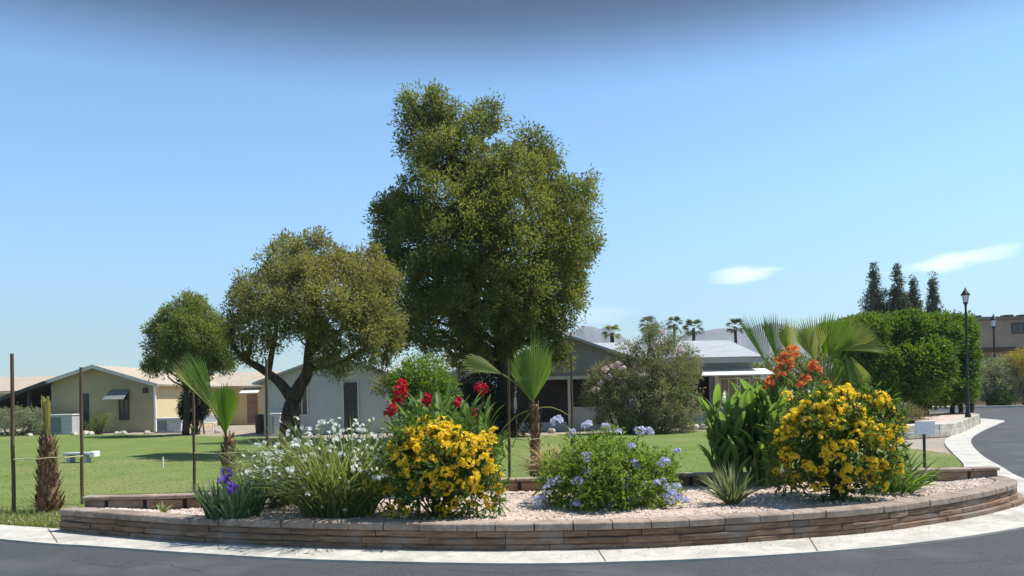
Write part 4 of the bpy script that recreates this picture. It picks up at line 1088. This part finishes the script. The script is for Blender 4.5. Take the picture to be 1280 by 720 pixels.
# gabled wing
xl, xr, xp = A(640,500,Dw)[0], A(786,500,Dw)[0], A(713,500,Dw)[0]
ze, zp = A(786,446,Dw)[2], A(713,421,Dw)[2]; sl = (zp-ze)/(xr-xp); zl = zp-sl*(xp-xl); zb = A(713,474,Dw)[2]
mb = MB(); mb.prism([(xl,zb+.15),(xr,zb+.15),(xr,ze-.06),(xp,zp-.06),(xl,zl-.06)], Dw, Dw+.15); part('gable_wall', mb, M['graywall'], h6)
mb = MB()
mb.quadslab([(xp, Dw-.35, zp+.05), (xr+.3, Dw-.35, ze+.05-sl*.3), (xr+.3, D6+.5, ze+.05-sl*.3), (xp, D6+2.5, zp+.05)], .1)
mb.quadslab([(xl-.3, Dw-.35, zl+.05-sl*.3), (xp-.003, Dw-.35, zp+.05), (xp-.003, D6+2.5, zp+.05), (xl-.3, D6+.5, zl+.05-sl*.3)], .1)
part('wing_roof', mb, M['roof_light'], h6)
mb = MB(); mb.box(xl, xr, Dw-.08, Dw+.2, zb, zb+.148); part('beam', mb, M['trim'], h6)
for x_ in (644, 712, 782):
    mb = MB(); x = A(x_,500,Dw)[0]; mb.box(x-.07, x+.07, Dw-.05, Dw+.09, 0, zb-.002); part('porch_post', mb, M['trim'], h6)
mb = MB(); mb.box(A(716,500,Dw)[0], A(779,500,Dw)[0], Dw, Dw+.1, 0, A(750,508,Dw)[2]); mb.box(A(648,500,Dw)[0], A(708,500,Dw)[0], Dw, Dw+.1, 0, A(680,528,Dw)[2]); part('porch_rail', mb, M['lowwall'], h6)
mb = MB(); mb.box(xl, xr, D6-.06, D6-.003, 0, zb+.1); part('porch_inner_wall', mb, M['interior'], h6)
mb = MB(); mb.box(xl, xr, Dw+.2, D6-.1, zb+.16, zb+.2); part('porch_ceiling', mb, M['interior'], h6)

# air conditioners, bench, bin, marker, rocks
def aircon(px0, px1, py0, py1, D, label, split=.5):
    a_, b_ = A(px0, py1, D), A(px1, py0, D); w = b_[0]-a_[0]; hh = max(b_[2], .75)
    o = thing('air_conditioner', label, 'air conditioner', ((a_[0]+b_[0])/2, D, 0), 'air conditioners beside the houses')
    xs = a_[0]+w*split
    mb = MB(); mb.bbox(a_[0], b_[0], D, D+.9, .06, hh, .015); part('cabinet', mb, M['metal_gray'], o)
    mb = MB(); mb.box(a_[0]+.05, xs, D-.02, D-.002, .12, hh-.1); part('grille', mb, M['louver'], o)
    mb = MB(); mb.bbox(a_[0]-.04, b_[0]+.04, D-.05, D+.95, hh+.002, hh+.06, .01); part('lid', mb, M['white'], o)
    mb = MB(); mb.box(a_[0]-.1, b_[0]+.1, D-.1, D+1, -.01, .055); part('pad', mb, M['concrete'], o)
aircon(63, 90, 519, 542, 44.0, 'grey and white cabinet unit by the carport of the left house')
aircon(196, 226, 528, 542, 43.5, 'low pale unit at the corner of the cream wall', .42)
aircon(339, 350, 518, 544, 36.5, 'narrow white unit at the left corner of the white house', .3)

b = G(101, 578)
o = thing('garden_bench', 'low grey slab bench with a pale end out on the lawn at left', 'bench', (b[0], b[1], 0))
x0, x1 = A(83,570,b[1])[0], A(120,570,b[1])[0]
mb = MB(); mb.bbox(x0, x1-.12, b[1]-.18, b[1]+.18, .21, .28, .012); part('seat', mb, M['metal_gray'], o)
mb = MB(); mb.bbox(x1-.118, x1+.04, b[1]-.16, b[1]+.16, .14, .305, .02); part('end_block', mb, M['white'], o)
for xx in (x0+.08, x1-.3):
    mb = MB(); mb.bbox(xx, xx+.09, b[1]-.16, b[1]+.16, -.01, .208, .01); part('leg', mb, M['metal_gray'], o)
b = G(204, 584)
mb = MB(); mb.tube([(b[0],b[1],-.02),(b[0],b[1],.2),(b[0],b[1],.26)], [.018,.018,.012], 8); solo('lawn_marker', mb, M['white'], 'short white marker peg in the lawn near the tree shadow', 'marker', org=b)
D = 44.5; b = A(258, 538, D); b[2] = 0
o = thing('garden_bench', 'white garden bench half hidden behind the round topiary', 'bench', b)
mb = MB(); mb.bbox(b[0]-.5, b[0]+.5, D-.2, D+.2, .42, .47, .01); part('seat', mb, M['white'], o)
mb = MB(); mb.bbox(b[0]-.5, b[0]+.5, D+.2, D+.25, .5, .9, .01); part('backrest', mb, M['white'], o)
for sx in (-.45, .41):
    for sy in (-.18, .14):
        mb = MB(); mb.box(b[0]+sx, b[0]+sx+.05, D+sy, D+sy+.05, -.02, .418); part('leg', mb, M['white'], o)
D = 40; b = A(326, 540, D); b[2] = 0
o = thing('refuse_bin', 'brown upright bin left of the white house', 'bin', b)
mb = MB(); mb.lathe([(.24,0),(.28,.75),(.3,.78),(.3,.84)], b, 16); part('body', mb, M['brown_dark'], o, True)
mb = MB(); mb.lathe([(.31,.842),(.31,.88),(.2,.94),(.02,.96)], b, 16); part('lid', mb, M['darktrim'], o, True)
def rock(px, py, D, r, label):
    c = A(px, py, D); c[2] = r*.35
    mb = MB(); d = []; 
    n1, n2 = 7, 10
    V = []
    for i in range(n1+1):
        th = math.pi*i/n1
        for j in range(n2):
            ph = 2*math.pi*j/n2; q = 1+.16*math.sin(3*ph+px)+.12*math.cos(2*th+py)
            V.append((c[0]+r*1.3*q*math.sin(th)*math.cos(ph), c[1]+r*q*math.sin(th)*math.sin(ph), c[2]+r*.75*q*math.cos(th)))
    mb.add(V, [(i*n2+j, i*n2+(j+1) % n2, (i+1)*n2+(j+1) % n2, (i+1)*n2+j) for i in range(n1) for j in range(n2)])
    solo('garden_rock', mb, M['stone'], label, 'rock', group='pale edging rocks along the far lawn', org=(c[0], c[1], 0))
for px, r in ((37,.14),(93,.16),(107,.2),(113,.17),(146,.14),(155,.16),(184,.15),(272,.14),(150,.12)):
    rock(px, 541, 42.5, r, 'small pale rock on the far edge of the lawn below the left house')
for px, r in ((690,.15),(858,.18),(868,.2),(882,.24),(890,.2)):
    rock(px, 540, 34.2, r, 'small pale rock on the far edge of the lawn below the grey house')

# ------------------------------------------------------------------ right background
def wallstrip(mb, line, z0, z1, depth):
    n = left_normals(line); course(mb, line, n, z0, z1, 0, depth, .5, 0)
o_l = [G(1085,551)[:2], G(1130,549)[:2], G(1165,547)[:2], G(1180,546)[:2], G(1196,544)[:2], G(1212,537)[:2], G(1226,530)[:2]]
ll = resample(catmull(o_l, 8), .05)
e_ = ll[-1]; ll = np.vstack([ll, resample(catmull([e_, e_+np.array([.5,1.5]), e_+np.array([0,4]), e_+np.array([-2,7])], 8), .05)[1:]])
lp = thing('raised_planter', 'low pale stone planter at the foot of the street lamp', 'planter', (ll[10][0], ll[10][1], 0))
mb = MB(); wallstrip(mb, ll, 0, .22, .3); part('lower_course', mb, M['stone'], lp)
mb = MB(); wallstrip(mb, ll-left_normals(ll)*-.02, .222, .42, .3); part('upper_course', mb, M['stone'], lp)
poly = [Vector((p[0], p[1], 0)) for p in (ll+left_normals(ll)*.2)[::6]] + [Vector((ll[-1][0]-2, ll[-1][1]+.2, 0)), Vector((ll[0][0]+4, ll[0][1]+3.5, 0)), Vector((ll[0][0]+.05, ll[0][1]+.6, 0))]
tris = geometry.tessellate_polygon([poly]); mb = MB(); mb.add([(p.x, p.y, .38) for p in poly], [t for t in tris]); part('fill', mb, M['bed'], lp)

def clipped(name, label, boxes, mat, D, dens, sub_r, n, L, W, trunks=(), base=.35):
    """clipped hedge: leaf clumps over rounded boxes (px0,py0,px1,py1,d0,d1)"""
    o = None; mb = MB(); tb = MB()
    for (x0, y0, x1, y1, d0, d1, g, *rot) in boxes:
        Dm = D+(d0+d1)/2; a_, b_ = A(x0, y1, Dm), A(x1, y0, Dm)
        c = (a_+b_)/2; c[1] = Dm; hx, hz, hy = abs(b_[0]-a_[0])/2, abs(b_[2]-a_[2])/2, (d1-d0)/2
        th = rot[0] if rot else 0.0
        if rot: hx = rot[1]
        Rm = np.array([[math.cos(th), -math.sin(th), 0], [math.sin(th), math.cos(th), 0], [0, 0, 1]])
        if o is None: o = thing(name, label, 'hedge', (c[0], Dm, 0), 'clipped ficus hedge by the street lamp')
        k = int(dens*(hx*hz*8+hx*hy*4+hy*hz*8)); d = rng.normal(size=(k, 3))
        d /= (np.abs(d)**g).sum(1)[:, None]**(1/g)
        nz = .06*np.sin(d[:, 0]*9+d[:, 2]*7)+.05*np.sin(d[:, 2]*13+d[:, 1]*11)
        p = c + (d*np.array([hx, hy, hz])*(1+nz+.03*rng.normal(size=k)-.2*rng.random(k)**2.5)[:, None])@Rm.T; d = d@Rm.T
        leaf_clumps(mb, p, sub_r*(.6+.8*rng.random(k)), n, L, W, unit(d), .4)
        k = k//4
        d2 = rng.normal(size=(k, 3)); d2 /= (np.abs(d2)**g).sum(1)[:, None]**(1/g)
        leaf_clumps(mb, c+(d2*np.array([hx, hy, hz])*.8)@Rm.T, np.full(k, sub_r*1.3), n, L*1.4, W*1.4, None, .4)
    part('foliage', mb, mat, o)
    for tx, d in trunks:
        p = A(tx, 500, D+d)
        tb.tube(limb_path((p[0], p[1], .2), (p[0]+rng.normal()*.2, p[1], 2.2), 6, 0, .05), np.linspace(.11,.07,6), 7)
    if trunks: part('trunks', tb, M['bark'], o, True)
    return o
DH = 34.5
clipped('clipped_hedge', 'long clipped green hedge with a bright sunlit top left of the street lamp', [(1050,398,1188,446,0,2.6,4.5),(1066,430,1182,508,.2,2.4,5),(1118,432,1172,498,-1.0,1.0,3),(1150,428,1180,486,-.8,1.0,3),(1080,440,1125,505,-.8,.8,3),(1060,400,1100,440,-.5,1.2,3),(1120,394,1150,430,.2,1.8,3)], M['lf_hedge'], DH, 24, .24, 24, .16, .075, ((1090,.8),(1130,.8),(1160,.6)))
clipped('clipped_tree', 'square clipped ficus block right behind the street lamp post', [(1172,399,1218,498,.9,2.3,7,math.radians(36),.62)], M['lf_hedge'], DH, 36, .20, 24, .14, .065, ((1200,1.8),(1190,1.7),(1212,1.6)))
bush('grass_mound', 'brownish green low grassy mound below the clipped hedge', [(1110,520,14,0),(1128,516,12,0),(1140,520,12,.3),(1096,524,12,0),(1155,522,8,.4)], 30.0, M['lf_mound'], 200, .18, 22, .16, .02)

bush('screen_shrub', 'mid green shrubs filling the gap between the grey house and the clipped hedge', [(955,470,18,0),(975,455,16,.4),(995,462,18,-.2),(1015,452,16,.4),(1035,460,20,0),(965,495,20,-.3),(990,495,22,-.4),(1020,492,22,-.4),(1045,490,18,0),(1060,470,16,.2),(948,505,12,0),(1005,515,14,-.4),(1040,512,14,-.4)], 41.5, M['lf_left'], 75, .28, 30, .15, .055)
# street lamp
b = G(1210, 523, .38); D = b[1]
def lamp(label, b, top_z, sc=1.0, mat='black'):
    o = thing('street_lamp', label, 'street lamp', b, 'black lantern street lamps')
    H = top_z-b[2]
    mb = MB(); mb.lathe([(.16*sc,-.05),(.16*sc,.12),(.12*sc,.2),(.10*sc,.5),(.075*sc,.6),(.065*sc,H*.5),(.055*sc,H-1.05*sc),(.09*sc,H-1.03*sc),(.06*sc,H-.98*sc)], b, 12); part('post', mb, M[mat], o, True)
    mb = MB(); mb.lathe([(.07*sc,H-.975*sc),(.12*sc,H-.9*sc),(.15*sc,H-.86*sc)], b, 12); part('lantern_base', mb, M[mat], o, True)
    mb = MB(); mb.lathe([(.13*sc,H-.858*sc),(.19*sc,H-.46*sc)], b, 8); g = part('lantern_glass', mb, M['lampglass'], o)
    mb = MB()
    for k in range(4):
        a = k*math.pi/2+.4
        mb.tube([(b[0]+.135*sc*math.cos(a), b[1]+.135*sc*math.sin(a), b[2]+H-.86*sc), (b[0]+.197*sc*math.cos(a), b[1]+.197*sc*math.sin(a), b[2]+H-.455*sc)], .012*sc, 4)
    part('glazing_bar', mb, M[mat], g)
    mb = MB(); mb.lathe([(.25*sc,H-.455*sc),(.24*sc,H-.42*sc),(.14*sc,H-.26*sc),(.10*sc,H-.2*sc),(.05*sc,H-.12*sc),(.03*sc,H-.06*sc),(.012*sc,H)], b, 12); part('lantern_roof', mb, M[mat], o, True)
    return o
lamp('tall black street lamp with a white lantern rising above the hedge', b, A(1205,359,D)[2], .68)

# conifers beyond the hedge
def conifer(label, px, top, w, D, bot=420):
    t = A(px, top, D); s = D/F
    o = thing('conifer_tree', label, 'conifer', (t[0], D, 0), 'tall conifers beyond the hedge')
    tb = MB(); tb.tube([(t[0],D,0),(t[0],D,t[2]*.5),(t[0],D,t[2])], [.25,.16,.02], 7); part('trunk', tb, M['bark'], o, True)
    mb = MB(); cs = []; H = t[2]
    zz = np.linspace(.14, 1, 34)
    for z in zz:
        rad = w*s*.5*((1-z)*2.3)**.9 if z > .565 else w*s*.5
        rad = max(rad, .12)*(.75+.5*rng.random())
        k = max(3, int(rad*12)); a = rng.random(k)*6.28; r = rad*rng.random(k)**.5
        cs.append(np.stack([t[0]+r*np.cos(a), D+r*np.sin(a), z*H+rng.normal(size=k)*.3-r*.15], 1))
    cs = np.vstack(cs); leaf_clumps(mb, cs, .42*(.5+.8*rng.random(len(cs))), 46, .28, .09, None, .8)
    part('crown', mb, M['lf_conifer'], o)
for lab, px, top, w in (('leftmost tall dark conifer beyond the hedge', 1092, 334, 42), ('tall slim conifer second from the left beyond the hedge', 1121, 336, 38), ('shorter conifer leaning against the slim tall one beyond the hedge', 1141, 352, 38), ('rightmost narrow conifer nearest the street lamp', 1165, 349, 28)):
    conifer(lab, px, top, w, 85+rng.random()*6)

# far palms
def far_palm(px, py, r, D, label, mat='lf_conifer'):
    t = A(px, py, D); s = D/F; R = r*s
    o = thing('fan_palm', label, 'palm tree', (t[0], D, 0), 'tall palms on the skyline')
    tb = MB(); tb.tube(limb_path((t[0],D,0), t, 6, 0, .01), np.linspace(.28,.2,6), 8); part('trunk', tb, M['bark'], o, True)
    mb = MB(); k = 46
    a = rng.random(k)*6.28; e0 = rng.random(k)*1.9-.75
    for i in range(k):
        d = np.array([math.cos(a[i])*math.cos(e0[i]), math.sin(a[i])*math.cos(e0[i]), math.sin(e0[i])])
        fan(mb, t+d*R*.42, d, np.array([0,0,1.0])+runit(1)[0]*.3, R*.6, 1.7, 9, .2, .5, .25)
    part('crown', mb, M[mat], o)
    return o
far_palm(811, 406, 15, 110, 'dark fan palm on the skyline left of the oleander top')
far_palm(843, 405, 13, 120, 'smaller fan palm just behind the oleander top')
far_palm(867, 410, 16, 105, 'dark fan palm standing clear on the skyline right of the oleander')
far_palm(919, 408, 14, 110, 'dark fan palm beside the fans of the right young palm')
far_palm(765, 416, 14, 80, 'pale green palm peeking over the grey house roof', 'lf_left')

# brown building, far side of the road
D = 64.0
h = thing('building', 'brown flat roofed building across the road at the right edge', 'building', (A(1260,480,D)[0], D, 0))
x0, x1 = A(1150,480,D)[0], A(1420,480,D)[0]; zt, zm = A(1250,397,D)[2], A(1250,434,D)[2]
mb = MB(); mb.box(x0, x1, D+2, D+16, zm, zt); part('upper_wall', mb, M['brown_stucco'], h)
mb = MB(); mb.box(x0-.5, x1, D+.6, D+16, 0, zm-.3); part('lower_wall', mb, M['brown_stucco'], h)
mb = MB(); mb.box(x0-.9, x1, D-.2, D+16.2, zm-.295, zm-.002); part('canopy', mb, M['brown_dark'], h)
mb = MB(); mb.box(x0-.2, x1, D+1.8, D+16.1, zt+.002, zt+.25); part('parapet', mb, M['tile_brown'], h)
for xa_, xb_ in ((1265,1279),(1300,1316),(1180,1192)):
    window(h, A(xa_,400,D+2)[0], A(xb_,400,D+2)[0], D+2, A(1270,416,D+2)[2], A(1270,404,D+2)[2], 'brown_dark')
for xa_, xb_ in ((1240,1248),(1256,1264),(1275,1284)):
    window(h, A(xa_,450,D)[0], A(xb_,450,D)[0], D+.6, A(1250,466,D)[2], A(1250,446,D)[2], 'brown_dark')
for px in (1222, 1262, 1282):
    mb = MB(); p = A(px, 396, D+6); mb.box(p[0]-.35, p[0]+.35, D+6, D+6.8, zt+.252, zt+.75); part('roof_vent', mb, M['darktrim'], h)
# second lamp, broad topped
D = 62.2; b = A(1244, 500, D); b[2] = 0
lamp('far street lamp with a broad lantern in front of the brown building', b, A(1247,392,D)[2], 1.15)

# far side of the road: pale gravel strip with kerb and shrubs
fk0, fk1 = A(1120,515,58), A(1420,515,52)
mb = MB(); mb.box(22, 75, 58.5, 59.0, -.02, .14); solo('far_kerb', mb, M['concrete'], kind='structure')
sheet('far_verge', [(22,59.05),(75,59.05),(75,64.5),(22,64.5)], .10, M['bed'], th=.1)
mb = MB(); mb.box(24, 75, 62.9, 63.1, .11, .95); solo('garden_wall', mb, M['stone'], 'low pale garden wall across the road behind the grey shrubs', 'wall')
bush('desert_shrub', 'big grey green desert shrub across the road below the brown building', [(1232,465,12,0),(1248,460,14,.3),(1240,478,16,-.3),(1258,475,14,0),(1230,488,12,0),(1262,490,12,.2)], 61.0, M['lf_gray'], 90, .3, 22, .2, .06, group='shrubs across the road', base=.1)
bush('desert_shrub', 'grey green desert shrub at the right edge across the road', [(1276,478,12,0),(1288,470,14,.3),(1272,492,10,0),(1292,486,14,0)], 61.5, M['lf_gray'], 90, .3, 22, .2, .06, group='shrubs across the road', base=.1)
bush('desert_shrub', 'small rounded dark green shrub by the far kerb', [(1252,497,8,0),(1258,500,7,0),(1247,501,6,0)], 59.8, M['lf_hedge2'], 200, .2, 22, .15, .05, group='shrubs across the road', base=.1)
bush('palo_verde', 'yellow flowering palo verde at the right edge', [(1272,450,9,0),(1284,446,12,.2),(1280,460,10,-.2),(1296,455,12,0)], 60.5, M['lf_paloverde'], 100, .3, 22, .16, .05, cat='tree', base=.1)

# ------------------------------------------------------------------ mountains
def ridge(name, pts, D, depth, seed):
    r = np.random.default_rng(seed)
    xs = np.linspace(pts[0][0], pts[-1][0], 260); ys = np.interp(xs, [p[0] for p in pts], [p[1] for p in pts])
    V = []; nv_ = 26
    nx = len(xs)
    base = np.zeros((nv_, nx))
    ph = r.random(12)*6.28
    for j in range(nv_):
        t = j/(nv_-1)*2-1
        prof = max(0, 1-abs(t))**1.15
        for i, (x, y) in enumerate(zip(xs, ys)):
            p = A(x, y, D); hh = max(p[2], 0)
            u = x*.13
            g = 1+.20*(mnoise.ridged_multi_fractal(Vector((x*.017+seed, t*1.3, seed*2.3)), .9, 2.1, 5, .9, 2.0)-1.1)
            z = hh*prof*(1+(g-1)*min(1, abs(t)*2.5)+.035*mnoise.noise(Vector((x*.09, seed, t*2)))) - 2
            V.append((p[0]*(1+.06*t), D+depth*t, z))
    q = [(j*nx+i, j*nx+i+1, (j+1)*nx+i+1, (j+1)*nx+i) for j in range(nv_-1) for i in range(nx-1)]
    mb = MB(); mb.add(V, q); solo(name, mb, M['mountain'], kind='structure', smooth=True)
ridge('mountain', [(560,470),(640,440),(690,418),(715,409),(728,402),(745,404),(756,403),(770,413),(792,424),(812,432),(840,452),(870,470)], 2300, 500, 3)
ridge('mountain', [(720,480),(790,440),(835,424),(855,412),(880,409),(900,406),(925,408),(945,402),(968,399),(985,405),(1010,408),(1040,418),(1080,432),(1150,450),(1240,475)], 2700, 550, 4)

# ------------------------------------------------------------------ air
hz = MB(); hz.box(-3450, 3450, -300, 3600, -1.1, 330)
hm, nt = nmat('haze')
pv = nd(nt, 'ShaderNodeVolumePrincipled'); pv.inputs['Color'].default_value = (.78,.84,.95,1); pv.inputs['Density'].default_value = .00022; pv.inputs['Anisotropy'].default_value = .2
oo = nd(nt, 'ShaderNodeOutputMaterial'); lk(nt, pv.outputs[0], oo.inputs['Volume'])
solo('haze', hz, hm, kind='stuff')

# ------------------------------------------------------------------ light and sky
SUN_EL, SUN_AZ = math.radians(60), math.radians(80)      # azimuth from the view direction towards the right
sd = Vector((math.cos(SUN_EL)*math.sin(SUN_AZ), math.cos(SUN_EL)*math.cos(SUN_AZ), math.sin(SUN_EL)))
sun = bpy.data.lights.new('sun', 'SUN'); sun.energy = 4.2; sun.angle = math.radians(.53); sun.color = (1.0, .955, .88)
so = bpy.data.objects.new('sun', sun); COL.objects.link(so); so.rotation_euler = sd.to_track_quat('Z', 'Y').to_euler()

w = bpy.data.worlds.new('World'); scene.world = w; w.use_nodes = True
nt = w.node_tree; nt.nodes.clear()
sky = nd(nt, 'ShaderNodeTexSky', sky_type='NISHITA', sun_disc=False, sun_elevation=SUN_EL, sun_rotation=SUN_AZ, altitude=350, air_density=1.0, dust_density=.15, ozone_density=1.5)
tc = nd(nt, 'ShaderNodeTexCoord'); dirv = tc.outputs['Generated']
def vmath(op, a, b):
    n = nd(nt, 'ShaderNodeVectorMath', operation=op); lk(nt, a, n.inputs[0]); n.inputs[1].default_value = b
    return n.outputs['Value'] if op == 'DOT_PRODUCT' else n.outputs[0]
def fm(op, a, b=None):
    n = nd(nt, 'ShaderNodeMath', operation=op)
    for i, x in enumerate((a, b)):
        if x is None: continue
        if hasattr(x, 'is_output'): lk(nt, x, n.inputs[i])
        else: n.inputs[i].default_value = x
    return n.outputs[0]
col = sky.outputs[0]
SKYTINT = (1.0, 1.0, 1.0)
hs = nd(nt, 'ShaderNodeHueSaturation'); hs.inputs['Saturation'].default_value = 1.12; hs.inputs['Value'].default_value = 1.0
lk(nt, col, hs.inputs['Color']); col = hs.outputs[0]
col = mix(nt, 1.0, col, (.82,.97,.96), 'MULTIPLY')
sep = nd(nt, 'ShaderNodeSeparateXYZ'); lk(nt, dirv, sep.inputs[0])
# dark overlay-like band painted into the sky, fading out again higher up
dk = nd(nt, 'ShaderNodeMapRange'); dk.interpolation_type = 'SMOOTHSTEP'
lk(nt, sep.outputs[2], dk.inputs[0]); dk.inputs[1].default_value = .345; dk.inputs[2].default_value = .445
up = nd(nt, 'ShaderNodeMapRange'); up.interpolation_type = 'SMOOTHSTEP'
lk(nt, sep.outputs[2], up.inputs[0]); up.inputs[1].default_value = .5; up.inputs[2].default_value = .75; up.inputs[3].default_value = 1; up.inputs[4].default_value = .25
lowf = nd(nt, 'ShaderNodeMapRange'); lowf.interpolation_type = 'SMOOTHSTEP'
lk(nt, sep.outputs[2], lowf.inputs[0]); lowf.inputs[1].default_value = -.02; lowf.inputs[2].default_value = .26
col = mix(nt, lowf.outputs[0], mix(nt, 1.0, col, (.56,.60,.64), 'MULTIPLY'), col)
col = mix(nt, fm('MULTIPLY', dk.outputs[0], up.outputs[0]), col, mix(nt, 1.0, col, (.16,.20,.235), 'MULTIPLY'))
# two thin lens clouds and faint low haze cloud
wn = nd(nt, 'ShaderNodeTexNoise'); wn.inputs['Scale'].default_value = 24; wn.inputs['Detail'].default_value = 5
mp = nd(nt, 'ShaderNodeMapping'); mp.inputs['Scale'].default_value = (1, 1, 4); lk(nt, dirv, mp.inputs[0]); lk(nt, mp.outputs[0], wn.inputs['Vector'])
def cloud(px, py, rw, rh, tilt, amt):
    global col
    d0 = unit(A(px, py, 1.0)-np.array([0, 0, EYE])); t1 = unit(np.cross(d0, (0, 0, 1))); t2 = np.cross(t1, d0)
    c_, s_ = math.cos(tilt), math.sin(tilt); ta, tb_ = t1*c_+t2*s_, t2*c_-t1*s_
    u = fm('DIVIDE', vmath('DOT_PRODUCT', dirv, tuple(ta)), rw/F); v = fm('DIVIDE', vmath('DOT_PRODUCT', dirv, tuple(tb_)), rh/F)
    r2 = fm('ADD', fm('MULTIPLY', u, u), fm('MULTIPLY', v, v))
    r2 = fm('ADD', r2, fm('MULTIPLY', fm('SUBTRACT', wn.outputs['Fac'], .5), 2.0))
    front = fm('GREATER_THAN', vmath('DOT_PRODUCT', dirv, tuple(d0)), .5)
    mr = nd(nt, 'ShaderNodeMapRange'); mr.interpolation_type = 'SMOOTHSTEP'
    mr.inputs[1].default_value = 1.1; mr.inputs[2].default_value = -.25; lk(nt, r2, mr.inputs[0])
    col = mix(nt, fm('MULTIPLY', fm('MULTIPLY', mr.outputs[0], front), amt), col, (7.4, 7.9, 8.3))
cloud(930, 343, 44, 12, .03, .6)
cloud(1197, 325, 70, 11, .10, .62)
cloud(735, 394, 60, 14, .0, .2)
bg = nd(nt, 'ShaderNodeBackground'); bg.inputs['Strength'].default_value = .132; lk(nt, col, bg.inputs['Color'])
wo = nd(nt, 'ShaderNodeOutputWorld'); lk(nt, bg.outputs[0], wo.inputs['Surface'])

cam = bpy.data.cameras.new('camera'); cam.lens = 36*F/1280; cam.sensor_width = 36; cam.sensor_fit = 'HORIZONTAL'
cam.shift_y = (HZ-360)/1280; cam.clip_end = 12000; cam.clip_start = .05
co = bpy.data.objects.new('camera', cam); COL.objects.link(co)
co.matrix_world = Matrix.Translation((0, 0, EYE)) @ Matrix.Rotation(ROLL, 4, 'Y') @ Matrix.Rotation(math.pi/2, 4, 'X')
scene.camera = co
vs = scene.view_settings
vs.view_transform = 'Standard'; vs.look = 'None'; vs.exposure = 0.78; vs.gamma = 1; vs.use_curve_mapping = False
scene.cycles.max_bounces = 8; scene.cycles.diffuse_bounces = 3; scene.cycles.glossy_bounces = 2; scene.cycles.transmission_bounces = 4
scene.cycles.volume_bounces = 0; scene.cycles.use_denoising = True
